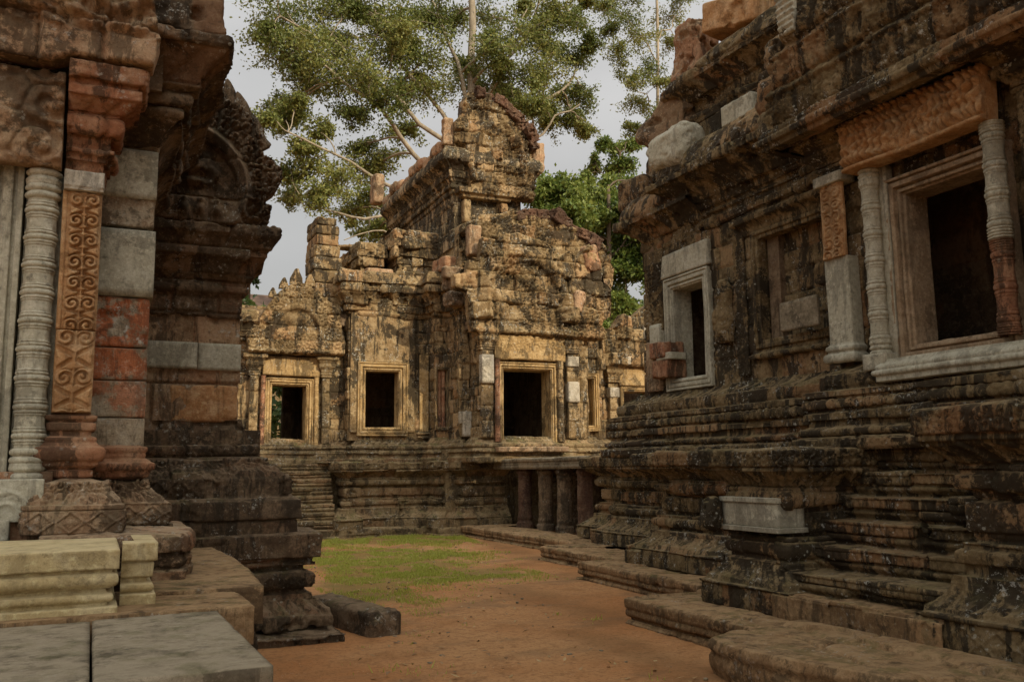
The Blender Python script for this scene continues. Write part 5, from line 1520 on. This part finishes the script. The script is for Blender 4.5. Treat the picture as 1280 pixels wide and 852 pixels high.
# rear wall
sweep('wall', [(.2, 9.5), (1.29, 9.5), (1.29, 12.0)], wallp(.02, 2.1, 3.2, 41, hmin=.25, hmax=.36), S_LEFT, LT, res=.02, seed=331, L=(.4, .75), jit=.012, groove=.02, chip=.03)
stones('renewed_course', [dict(c=(.62, 9.62, 2.75), size=(.50, .32, .27), r=.006, noise=.001, chip=0, n=8, blk=.4), dict(c=(1.085, 9.625, 2.745), size=(.42, .32, .275), r=.006, noise=.001, chip=0, n=8, blk=.55)], S_GREY, LT)
stones('orange_block', [dict(c=(.95, 9.62, 2.27), size=(.66, .30, .37), r=.03, noise=.01, n=20, blk=.7), ], S_ORANGE, LT)
p = prof(.018, .0, 3.16)
p.to(.02, 3.18).to(.02, 3.36, new=True).to(.05, 3.40).torus(.08, .03).to(.06, 3.50).to(.10, 3.56, new=True).to(.12, 3.58).cyma(.20, 3.74, 'worn', mode='in', new=True).to(.24, 3.76).to(.24, 3.83, 'leaf')
p.cyma(.30, 3.95, 'worn', mode='in', new=True).to(.32, 3.97).to(.32, 4.06, 'carvefine').to(-.2, 4.09)
sweep('corbel', [(.2, 9.5), (1.27, 9.5), (1.27, 12.0)], p, S_LEFTD, LT, res=.018, seed=332, L=(.35, .6), jit=.016, chip=.03, rough=.008)
stones('renewed_block', [dict(c=(1.42, 9.25, 4.02), size=(.22, .1, .07), r=.006, noise=.001, chip=0, n=6)], S_WHITE, LT)
p = prof(.016, .0, .95)
p.to(.02, .97).to(.02, 1.10, 'worn').to(-.02, 1.12, 'dentil').to(.06, 1.14, new=True).to(.05, 1.30, 'worn').to(.0, 1.34).to(-.06, 1.35, new=True).to(-.06, 1.52, 'lozenge').to(-.07, 1.54)
p.cyma(-.26, 1.70, 'carve', mode='out', new=True).to(-.28, 1.72).to(-.36, 1.74, new=True).torus(.12, .05, 'leaf').to(-.38, 1.88).to(-.42, 1.90, new=True).torus(.09, .04, 'leaf').to(-.44, 2.02).to(-.47, 2.12, 'worn').to(-.6, 2.14)
sweep('plinth', [(.4, 9.05), (1.80, 9.05), (1.80, 12.4)], p, S_LEFTD, LT, res=.016, seed=333, L=(.45, .9), jit=.012, chip=.022, rough=.006, ornk=1.2)
p = prof(.016, .0, .10)
p.to(.01, .11).to(.01, .22, 'lozenge').to(.0, .23).cyma(-.13, .37, 'lotus', mode='out', new=True).to(-.14, .38).to(-.16, .43, 'leaf').to(-.22, .44).to(-.22, .47)
p.to(-.17, .48, new=True).to(-.16, .60, 'scroll').to(-.18, .61).to(-.24, .62).to(-.24, .655).to(-.16, .67, new=True).torus(.06, .04, 'worn').to(-.12, .74)
p.to(-.10, .76, new=True).to(-.08, .98, 'worn').to(-.12, 1.0).to(-1.2, 1.01, 'worn')
sweep('lower_plinth', [(.7, 8.85), (2.14, 8.85), (2.14, 12.6)], p, S_LEFTD, LT, res=.016, seed=334, L=(.6, 1.0), jit=.014, chip=.024, rough=.006, ornk=1.5)
p = prof(.02, .0, -.05); p.to(.0, .10, 'worn').to(-.6, .12, 'worn')
sweep('footing', [(.7, 8.52), (2.20, 8.52), (2.20, 9.2)], p, S_LEFTD, LT, res=.02, seed=335, L=(.6, 1.0), jit=.03, chip=.06, rough=.02)
V, F, B = join([box_geo(.3, 1.5, 9.4, 12.0, .0, 2.0), box_geo(.3, 1.9, 9.2, 12.0, .0, .95), box_geo(.3, 1.22, 9.7, 12.0, 2.0, 4.2)])
mk('core', V, F, S_LEFTD, LT, B, smooth=False)
# half pediment
half = [(.25, 4.06), (1.44, 4.06), (1.49, 4.12), (1.52, 4.30), (1.44, 4.36), (1.56, 4.46), (1.63, 4.62), (1.60, 4.74), (1.52, 4.80), (1.40, 4.88), (1.42, 5.0), (1.34, 5.16), (1.2, 5.32), (1.02, 5.42), (.82, 5.50), (.62, 5.54), (.25, 5.58)]
def half_ped(u, z):
    r = np.hypot((u - .55) / 1.0, (z - 4.42) / .92)
    d, b = courses_h(u, z, 4.06, [.27, .42, .33, .3, .4], (.42, .7), 44, .008, .02)
    ring = .06 * np.exp(-((r - .70) / .07) ** 2) + .02 * np.exp(-((r - .70) / .02) ** 2)
    inner = -.06 * (r < .63) * (z > 4.36)
    g = lambda a, c, s, t: np.exp(-((u - a) / s) ** 2 - ((z - c) / t) ** 2)
    fig = .07 * (g(.72, 4.66, .10, .06) + g(.86, 4.70, .07, .09) + g(.62, 4.75, .05, .07) + g(.95, 4.60, .05, .10) + g(.76, 4.50, .12, .04)) * (1 + .4 * fbm(P2(u, z), .06, 2, 3))
    row = sum(.05 * (g(a, 4.20, .045, .06) + .8 * g(a, 4.29, .025, .03)) for a in (.66, .82, .98))
    outc = .05 * curls(u, z, .12, 6) * (r > .78)
    disc = .03 * np.cos(np.hypot(u - 1.32, z - 4.25) * 60) * np.exp(-(np.hypot(u - 1.32, z - 4.25) / .16) ** 4)
    return d + 1.5 * (ring + inner + fig + row + outc + disc), b
hp = relief('pediment', (0, 9.42, 0), AC, half, half_ped, S_LEFTD, LT, thick=.20, res=.0125, seed=341, rough=.008, edge=.03)
for (x, z, s, t) in ((.52, 5.55, 1.25, .05), (.74, 5.52, 1.0, .08), (.92, 5.45, .95, -.05), (1.08, 5.37, .9, -.2), (1.22, 5.26, .9, -.35), (1.34, 5.12, .85, -.5), (1.41, 4.97, .85, -.6)):
    m_ = relief('acroterion', (x, 9.30, z), AC, [(c * cos(t) + s2 * sin(t), -c * sin(t) + s2 * cos(t)) for c, s2 in ((-.08 * s, -.06), (.08 * s, -.06), (.082 * s, .09 * s), (.03 * s, .24 * s), (0, .28 * s), (-.03 * s, .24 * s), (-.082 * s, .09 * s))],
                lambda u, z: .016 * np.cos(u * 75) * sst(0, .05, .15 - np.abs(z)), S_LEFTD if s < 1.2 else S_PAVE, hp, thick=.09, res=.012, seed=int(x * 100))

# ---- stones lying in front of the left temple
flat_slab('paving_slab', [(-2.2, 3.5), (.012, 3.5), (.005, 4.97), (-2.2, 4.97)], .60, .885, S_PAVE, 'grey worn foreground slab at the bottom left corner, left of the joint', 401, res=.02, rough=.004, edge=.012)
flat_slab('paving_slab', [(.022, 3.5), (.63, 3.5), (.60, 4.97), (.015, 4.97)], .60, .888, S_PAVE, 'grey worn foreground slab at the bottom left, its free corner jutting over the court', 402, res=.016, rough=.004, edge=.012)
flat_slab('stone_step', [(-2.2, 5.0), (.79, 4.99), (.78, 5.58), (.3, 5.95), (-2.2, 5.95)], .70, .90, S_LEDGE, 'brown smooth step block behind the free corner of the grey foreground slab', 403, res=.013, rough=.004, edge=.008)
flat_slab('stone_step', [(.3, 5.6), (.94, 5.62), (1.0, 6.6), (1.02, 7.5), (.98, 8.6), (.3, 8.6)],   .70, .925, S_LEDGE, 'long brown step slab with a carved edge running back along the left temple', 404, res=.016, rough=.006, edge=.015)
p = prof(.016, 0, .0); p.to(0, .3, 'carve').to(.03, .31, new=True).to(.03, .66, 'carve').to(-.2, .67)
sweep('step_base', [(-.5, 5.62), (.86, 5.62), (.90, 8.9)], p, S_LEFTD, LT, res=.02, seed=405, L=(.5, .9), chip=.04)
V, F, B = join([box_geo(-2.2, .50, 3.62, 5.7, 0, .60), box_geo(-2.2, .72, 5.1, 5.6, 0, .70)])
mk('step_core', V, F, S_LEFTD, LT, B, smooth=False)
p = prof(.01, -.02, .888)
p.to(.0, .89).to(.0, .925).to(-.05, .93).to(-.05, .945).torus(.05, .03).to(-.055, 1.0).to(-.06, 1.012).to(-.035, 1.015).to(-.035, 1.02)
p.torus(.075, .035).to(-.03, 1.10).to(-.03, 1.105).to(-.0, 1.11).to(.0, 1.20).to(-.01, 1.207).to(-.9, 1.215)
V, F, B = sweep('x', [(-2.4, 5.06), (.125, 5.06), (.125, 6.05)], p, None, None, res=.02, seed=411, joints=False, rough=.002, chip=.003, emit=False)
tag(mk('moulded_block', V, F, S_CREAM, None, B, loc=(-.6, 5.5, .88)), 'long new cream-coloured moulded stone block in front of the left temple', 'stone block')
p = prof(.01, -.0, .90)
p.to(.0, .95).to(-.04, .96).torus(.05, .03).to(-.05, 1.03).to(-.02, 1.04).to(-.015, 1.11).to(-.03, 1.115).to(.0, 1.125).to(.0, 1.215).to(-.01, 1.22).to(-.12, 1.222)
V, F, B = sweep('x', [(.14, 5.30), (.32, 5.30), (.32, 6.0)], p, None, None, res=.015, seed=412, joints=False, rough=.003, chip=.006, emit=False)
tag(mk('moulded_block', V, F, S_CREAM, None, B, loc=(.23, 5.6, .90)), 'short brownish moulded stone block at the right end of the long cream block', 'stone block')
tag(stones('kerb_stone', [dict(c=(2.46, 9.35, .10), size=(.36, 1.5, .30), rz=.20, r=.07, n=26, noise=.03, seed=421)], S_LEFTD, None, loc=(2.46, 9.35, 0)),
    'long dark rounded kerb stone lying beside the foot of the left plinth', 'kerb stone')

# ================================================================== BACKGROUND BUILDING
FB = thing('building', (6.5, 46, 0), 'distant low building whose brown roof shows above the left doorway pediment', 'building')
V, F, B = join([box_geo(1, 9.2, 45.6, 52, 0, 9.3)])
mk('wall', V, F, S_PLAT, FB, B, smooth=False)
V = np.array([(0.6, 45, 9.2), (9.6, 45, 9.2), (9.6, 53, 9.2), (.6, 53, 9.2), (.6, 48.5, 10.9), (9.6, 48.5, 10.9), (.6, 45, 9.05), (9.6, 45, 9.05)])
F = np.array([(0, 1, 5, 4), (3, 4, 5, 2), (6, 7, 1, 0), (0, 4, 3, 0), (1, 2, 5, 1)])
mk('roof', V, F, ROOF_M, FB, None, smooth=False)

# ================================================================== TREES
def tube(pts, rad, nseg=7):
    pts = np.array(pts, float); rad = np.array(rad, float)
    t = np.gradient(pts, axis=0); t /= np.linalg.norm(t, axis=1, keepdims=True) + 1e-9
    ref = np.array((.31, .77, .55))
    a = np.cross(t, ref); a /= np.linalg.norm(a, axis=1, keepdims=True) + 1e-9
    b = np.cross(t, a)
    th = np.linspace(0, 2 * pi, nseg, endpoint=False)
    V = pts[:, None] + rad[:, None, None] * (np.cos(th)[None, :, None] * a[:, None] + np.sin(th)[None, :, None] * b[:, None])
    n = len(pts)
    idx = np.arange(n * nseg).reshape(n, nseg); nx = np.roll(idx, -1, 1)
    F = np.stack([idx[:-1], nx[:-1], nx[1:], idx[1:]], -1).reshape(-1, 4)
    return V.reshape(-1, 3), F.astype(np.int32), np.full(n * nseg, .5)

def wig(a, b, n, amp, r, sag=0.):
    a, b = np.array(a, float), np.array(b, float)
    T = np.linspace(0, 1, n)[:, None]
    P = a + (b - a) * T
    P[1:-1] += r.normal(0, amp, (n - 2, 3))
    P[:, 2] += sag * (T[:, 0] * (1 - T[:, 0])) * 4
    # smooth
    for _ in range(2):
        P[1:-1] = (P[:-2] + 2 * P[1:-1] + P[2:]) / 4
    return P

def leaves(C, size, r, up=.35, aspect=.5):
    n = len(C)
    d = r.normal(0, 1, (n, 3)); d[:, 2] -= .25; d /= np.linalg.norm(d, axis=1, keepdims=True)
    nn = r.normal(0, 1, (n, 3)); nn[:, 2] += up * 3; s = np.cross(d, nn); s /= np.linalg.norm(s, axis=1, keepdims=True) + 1e-9
    L = size * r.uniform(.65, 1.25, n)[:, None]
    V = np.stack([C, C + d * L * .5 + s * L * aspect * .5, C + d * L, C + d * L * .5 - s * L * aspect * .5], 1)
    F = np.arange(4 * n).reshape(n, 4)
    return V.reshape(-1, 3), F.astype(np.int32)

def tree(name, base, trunk_pts, trunk_r, limbs, clumps, leaf_n, leaf_s, seed, lm, bm, label, spread=.34, group=None, twigs=9):
    """clumps: (x,y,z,r). Each hangs on a branch from the nearest limb; twigs and leaves fill it unevenly."""
    r = np.random.default_rng(seed)
    root = thing(name, base, label, 'tree', group)
    parts = []
    tp = np.array(trunk_pts, float)
    parts.append(tube(tp, np.linspace(trunk_r, trunk_r * .45, len(tp)), 12))
    nodes = [tp]; nrad = [np.linspace(trunk_r, trunk_r * .45, len(tp))]
    for (t0, end, rad) in limbs:
        k = int(t0 * (len(tp) - 1))
        P = wig(tp[k], end, 14, .32, r, .5)
        R = np.linspace(rad * .72, rad * .2, 14)
        parts.append(tube(P, R, 8)); nodes.append(P); nrad.append(R)
    NP = np.concatenate(nodes); NR = np.concatenate(nrad)
    LC = []; LB = []
    for (x, y, z, cr) in clumps:
        c = np.array((x, y, z))
        dd = np.linalg.norm(NP - c, axis=1) + .6 * np.clip(NP[:, 2] - z, 0, 99)
        j = int(np.argmin(dd))
        P = wig(NP[j], c, 9, .12, r, .25)
        parts.append(tube(P, np.linspace(min(NR[j] * .6, .10), .025, 9), 6))
        nt = twigs
        tone = r.uniform(.25, .75)
        for _ in range(nt):
            v = r.normal(0, 1, 3); v /= np.linalg.norm(v); v[2] *= .8
            e = c + v * cr * r.uniform(.5, 1.05)
            s = P[r.integers(4, 9)]
            Q = wig(s, e, 6, .06, r, .1)
            parts.append(tube(Q, np.linspace(.022, .008, 6), 4))
            m = max(3, int(leaf_n / nt))
            t = r.uniform(.25, 1.08, m)
            cen = s + (e - s) * t[:, None] + r.normal(0, 1, (m, 3)) * np.array((1, 1, .6)) * cr * spread * .5
            LC.append(cen); LB.append(np.clip(tone + r.normal(0, .22, m), 0, 1))
    V, F, B = join(parts)
    mk('trunk', V, F, bm, root, B)
    LC = np.concatenate(LC); LB = np.concatenate(LB)
    V, F = leaves(LC, leaf_s, r)
    mk('crown', V, F, lm, root, np.repeat(LB, 4), smooth=False)
    return root

def px_dir(px, py):
    v = Vector(((px - 640) / 1120, -(py - 426) / 1120, -1.0))
    return M.to_3x3() @ v
def at(px, py, Y):
    d = px_dir(px, py); t = Y / d.y
    return Vector((0, 0, 1.6)) + d * t
def W(px, py, Y):
    p = at(px, py, Y); return (p.x, p.y, p.z)

r = np.random.default_rng(77)
# the big spreading tree behind the tower
Yt = 40
tp = [W(590, 575, Yt), W(588, 420, Yt), W(586, 300, Yt), W(583, 200, Yt), W(582, 110, Yt), W(584, 40, Yt), W(586, -40, Yt), W(588, -120, Yt)]
tp = wig(tp[0], tp[-1], 30, .08, r)
lm_ = [(.44, W(395, 75, 38), .22), (.40, W(360, 165, 37), .17), (.36, W(385, 260, 38), .16), (.50, W(470, 20, 41), .2), (.50, W(720, 85, 39), .2), (.46, W(725, 130, 38), .15), (.56, W(660, 10, 42), .17),
       (.60, W(520, -50, 40), .17), (.36, W(430, 300, 38), .11), (.60, W(700, -30, 41), .15), (.55, W(350, 20, 39), .18)]
cl = []
for (px, py, rp) in [(330, 45, 30), (360, 25, 34), (395, 20, 36), (430, 20, 36), (350, 75, 30), (390, 65, 36), (430, 60, 38), (470, 45, 38), (325, 150, 16), (352, 150, 20), (380, 110, 26), (420, 105, 34),
                     (460, 95, 36), (500, 70, 38), (505, 25, 38), (545, 20, 36), (540, 70, 38), (575, 100, 36), (530, 110, 32), (485, 130, 30), (440, 145, 26), (350, 215, 20), (385, 210, 26), (420, 225, 28), (455, 215, 28),
                     (395, 245, 24), (430, 260, 26), (465, 250, 24), (480, 200, 24), (500, 165, 24), (620, 60, 36), (655, 40, 36), (690, 30, 34), (725, 25, 26), (640, 95, 34), (680, 85, 34), (715, 75, 28),
                     (665, 130, 28), (700, 125, 28), (728, 125, 22), (720, 155, 20), (690, 160, 20), (610, 25, 36), (740, 50, 18), (360, 245, 16), (470, 290, 15), (735, 165, 12), (400, 160, 16), (600, 110, 26), (375, 185, 18), (445, 185, 18),
                     (340, -20, 40), (400, -30, 44), (470, -30, 44), (540, -35, 44), (610, -40, 44), (680, -30, 40), (730, -20, 30), (440, -90, 50), (560, -100, 50), (660, -95, 50)]:
    Yc = Yt + r.uniform(-3, 3)
    x, y, z = W(px, py, Yc)
    cl.append((x, y, z, rp / 1120 * Yc * 1.35))
for _ in range(34):
    px, py = r.uniform(335, 735), r.uniform(-20, 165)
    if py > 70 + .0016 * (px - 540) ** 2 * 0 + 90: continue
    x, y, z = W(px, py, Yt + r.uniform(-3, 3)); cl.append((x, y, z, r.uniform(.7, 1.2)))
tree('broadleaf_tree', W(590, 575, Yt)[:2] + (0,), tp, .30, lm_, cl, 1500, .175, 501, LEAF_A, BARK, 'huge spreading olive-green tree with pale limbs right behind the ruined tower', twigs=14)
# tall thin tree at the top right
r = np.random.default_rng(78)
Yt = 46
tp = wig(W(826, 575, Yt), W(820, -120, Yt), 24, .06, r)
cl = [W(px, py, Yt + r.uniform(-2, 2)) + (rp / 1120 * Yt * 1.5,) for (px, py, rp) in
      [(775, 20, 26), (800, 45, 26), (770, 65, 18), (835, 25, 24), (845, 60, 20), (810, 90, 24), (785, 100, 18), (835, 100, 20), (800, 130, 22), (825, 145, 20), (790, 160, 12), (760, 40, 14), (800, -10, 30), (850, -10, 26), (765, -15, 24), (820, 170, 16), (845, 190, 18), (755, 10, 16), (860, 130, 16)]]
tree('slender_tree', W(826, 575, Yt)[:2] + (0,), tp, .16, [(.7, W(770, 20, Yt), .07), (.75, W(850, 20, Yt), .07), (.62, W(785, 110, Yt), .06)], cl, 1200, .17, 502, LEAF_A, BARK, 'tall slender tree with a thin pale trunk above the roof of the right temple')
# bright green tree right of the tower
r = np.random.default_rng(79)
Yt = 33
tp = wig(W(765, 575, Yt), W(760, 235, Yt), 16, .08, r)
cl = [W(px, py, Yt + r.uniform(-2, 2)) + (rp / 1120 * Yt * 1.7,) for (px, py, rp) in
      [(680, 238, 16), (700, 235, 20), (725, 240, 22), (750, 245, 22), (690, 260, 20), (715, 268, 22), (745, 275, 24), (775, 265, 22), (700, 290, 18), (730, 300, 22), (760, 305, 24), (785, 300, 22), (740, 335, 20), (770, 340, 24), (790, 335, 20),
       (765, 375, 22), (785, 380, 20), (755, 400, 18), (800, 260, 22), (820, 290, 24), (820, 340, 24), (668, 245, 10), (830, 400, 24), (700, 320, 18), (715, 350, 18), (735, 375, 18), (745, 410, 16), (690, 275, 16), (780, 420, 18), (810, 315, 24), (800, 230, 16)]]
tree('leafy_tree', W(765, 575, Yt)[:2] + (0,), tp, .18, [(.6, W(700, 250, Yt), .08), (.7, W(790, 280, Yt), .08), (.45, W(780, 350, Yt), .08)], cl, 2300, .21, 503, LEAF_B, BARKD, 'bright green bushy tree filling the gap between the tower and the right temple')
# loose darker crown above it
r = np.random.default_rng(80)
Yt = 37
tp = wig(W(790, 575, Yt), W(775, 190, Yt), 16, .08, r)
cl = [W(px, py, Yt + r.uniform(-1.5, 1.5)) + (rp / 1120 * Yt * 1.6,) for (px, py, rp) in
      [(770, 185, 14), (745, 205, 12), (765, 215, 16), (785, 210, 16), (735, 225, 10), (775, 240, 16), (755, 180, 9), (790, 180, 12), (795, 240, 18)]]
tree('loose_tree', W(790, 575, Yt)[:2] + (0,), tp, .14, [(.8, W(745, 210, Yt), .05)], cl, 900, .19, 504, LEAF_B, BARKD, 'thin dark loose-leaved crown rising above the bright green tree')
# small pale crown low behind the tower
r = np.random.default_rng(81)
Yt = 52
tp = wig(W(462, 575, Yt), W(462, 260, Yt), 16, .08, r)
cl = [W(px, py, Yt + r.uniform(-1.5, 1.5)) + (rp / 1120 * Yt * 1.1,) for (px, py, rp) in [(455, 262, 12), (475, 255, 12), (462, 280, 14), (448, 292, 10), (480, 275, 12), (440, 280, 8), (470, 240, 9)]]
tree('small_tree', W(462, 575, Yt)[:2] + (0,), tp, .14, [(.85, W(445, 290, Yt), .05)], cl, 260, .26, 505, LEAF_A, BARK, 'small pale tree crown low in the gap between the pier stump and the tower')
r = np.random.default_rng(82)
tp = wig(W(312, 575, 44), W(312, 330, 44), 14, .08, r)
cl = [W(px, py, 44 + r.uniform(-1, 1)) + (rp / 1120 * 44,) for (px, py, rp) in [(313, 335, 8), (318, 350, 8), (308, 345, 8), (300, 340, 10)]]
tree('small_tree', W(312, 575, 44)[:2] + (0,), tp, .10, [(.9, W(318, 345, 44), .03)], cl, 200, .22, 506, LEAF_C, BARKD, 'tuft of dark tree crown showing beside the corbelled edge of the left temple')

# the forest edge beyond the temples, and unseen tall trees added behind the camera to shade the court
def forest_tree(x, y, h, cr, seed, lm, label, n=420, ls=.34, group=None, low=.28):
    r = np.random.default_rng(seed)
    tp = wig((x, y, 0), (x + r.normal(0, .5), y, h * .86), 16, .12, r)
    cl = []
    for k in range(34):
        t = r.uniform(low, 1)
        ww = cr * sqrt(max(.08, 1 - ((t - .62) / .46) ** 2))
        a = r.uniform(0, 2 * pi); q = sqrt(r.uniform(0, 1))
        cl.append((x + cos(a) * q * ww, y + sin(a) * q * ww, h * t * .94, cr * .33))
    return tree('forest_tree', (x, y, 0), tp, .02 * h, [(.5, cl[0][:3], .012 * h), (.6, cl[1][:3], .012 * h)], cl, n, ls, seed, lm, BARKD, label, group=group, twigs=6, spread=.5)
for i, (x, y, h, lab) in enumerate([(4.2, 36, 8.5, 'dark green tree seen through the left doorway'), (22, 42, 11.5, 'dark tree behind the bright green tree, low between tower and right temple'), (25.5, 37, 10, 'dark tree hidden behind the far corner of the right temple')]):
    forest_tree(x, y, h, 3.6, 520 + i, LEAF_C, lab, low=.12)
SHADE = True
if SHADE:
    g0 = forest_tree(9.0, -7.5, 16.8, 4.6, 540, LEAF_C, 'tall dense tree added behind the viewer, out of view, to shade the court', n=1150, ls=.62, low=.32, group='unseen trees added to shade the near end of the court')
    k = 0
    for (x, y, s) in [(3.6, -8.0, .98), (14.2, -7.0, 1.02), (19.6, -8.2, .99), (24.6, -7.2, 1.03), (6.3, -11, 1.05), (11.8, -11.5, 1.04), (17.2, -11.2, 1.05), (22.4, -11.4, 1.04), (8.6, -14.6, 1.24), (14.4, -14.8, 1.25), (19.8, -14.6, 1.24), (25.5, -14.6, 1.25)]:
        k += 1
        o = g0.copy(); COL.objects.link(o); o.location = (x, y, 0); o.rotation_euler = (0, 0, k * 1.7); o.scale = (1, 1, s)
        for ch in g0.children:
            c = ch.copy(); COL.objects.link(c); c.parent = o

# ================================================================== GRASS, PEBBLES
r = np.random.default_rng(91)
N = 700000
gx_ = r.uniform(1.9, 9, N); gy_ = r.uniform(5.2, 21.2, N)
pp_ = np.stack([gx_, gy_, 0 * gx_], 1)
amt = grass_amt(gx_, gy_) + .45 * fbm(pp_, .8, 4, 3) + .35 * fbm(pp_, .18, 2, 6)
xl = np.interp(gy_, [5, 8.1, 8.2, 11.5, 11.6, 14.2, 14.3, 20.4, 20.5, 21], [4.3, 4.4, 4.95, 5.0, 6.25, 6.3, 7.0, 7.95, 7.9, 7.3])
keep = (r.random(N) < np.clip((amt - .22) * .62, 0, .62) * sst(-.25, .2, fbm(pp_, .33, 3, 8))) & (gx_ < xl - .02) & ((gy_ < 20.3) | (gx_ < 7.45)) & (gy_ < 20.95) & ~((gx_ < 2.75) & (gy_ > 8.45) & (gy_ < 12.8))
gx_, gy_ = gx_[keep], gy_[keep]
n = len(gx_)
hgt = r.uniform(.008, .034, n) * (1 + .5 * (gy_ > 18)) * (1 + 1.2 * (r.random(n) < .04)); ang = r.uniform(0, 2 * pi, n); wd = r.uniform(.004, .009, n)
bx, by = np.cos(ang) * wd, np.sin(ang) * wd
lx, ly = r.normal(0, .5, n) * hgt, r.normal(0, .5, n) * hgt
z0 = np.full(n, -.01)
V = np.stack([np.stack([gx_ - bx, gy_ - by, z0], 1), np.stack([gx_ + bx, gy_ + by, z0], 1), np.stack([gx_ + lx + bx * .2, gy_ + ly + by * .2, hgt], 1), np.stack([gx_ + lx - bx * .2, gy_ + ly - by * .2, hgt], 1)], 1)
gr = mk('grass', V.reshape(-1, 3), np.arange(4 * n).reshape(n, 4), GRASS_M, None, np.repeat(np.clip(r.normal(.5, .25, n), 0, 1), 4), smooth=False, loc=(5.5, 14, 0))
tag(gr, 'short patchy green grass growing on the bare red earth', 'grass', kind='stuff')
its = []
for k in range(800):
    x, y = r.uniform(2.0, 8.5), 5.3 + 14 * r.random() ** 1.4
    if x > np.interp(y, [5, 8.2, 8.3, 11.5, 11.6, 14.2, 14.3, 20], [4.25, 4.3, 4.9, 4.95, 6.2, 6.25, 6.9, 7.9]): continue
    s = .007 + .03 * r.random() ** 3
    its.append(dict(c=(x, y, s * .2), size=(s * r.uniform(.8, 1.6), s, s * .7), rz=r.uniform(0, 3), r=s * .3, n=2, noise=.003, chip=0, seed=int(k)))
V, F, B = join([stone_geo(**i) for i in its])
gv = mk('gravel', V, F, S_PAVE, None, B, loc=(5, 10, 0))
tag(gv, 'scattered pebbles and leaf-sized chips on the bare red earth', 'gravel', kind='stuff')

n = 900
lx_ = r.uniform(2.0, 8.2, n); ly_ = 5.3 + 15 * r.random(n) ** 1.2
ok = lx_ < np.interp(ly_, [5, 8.2, 8.3, 11.5, 11.6, 14.2, 14.3, 20.4], [4.25, 4.3, 4.9, 4.95, 6.2, 6.25, 6.9, 7.8])
ok &= ~((lx_ < 2.8) & (ly_ > 8.4))
C = np.stack([lx_, ly_, np.full(n, .022) + .01 * r.random(n)], 1)[ok]
V, F = leaves(C, .07, r, up=6., aspect=.5)
V[:, 2] = np.clip(V[:, 2], .008, .05)
LIT = leaf_mat('dry_leaf', (.16, .08, .03), (.30, .17, .06), (.42, .30, .13), .1)
ll = mk('leaf_litter', V, F, LIT, None, np.repeat(np.clip(r.normal(.5, .3, len(C)), 0, 1), 4), smooth=False, loc=(5, 10, 0))
tag(ll, 'dry brown leaves scattered over the bare red earth', 'leaf litter', kind='stuff')
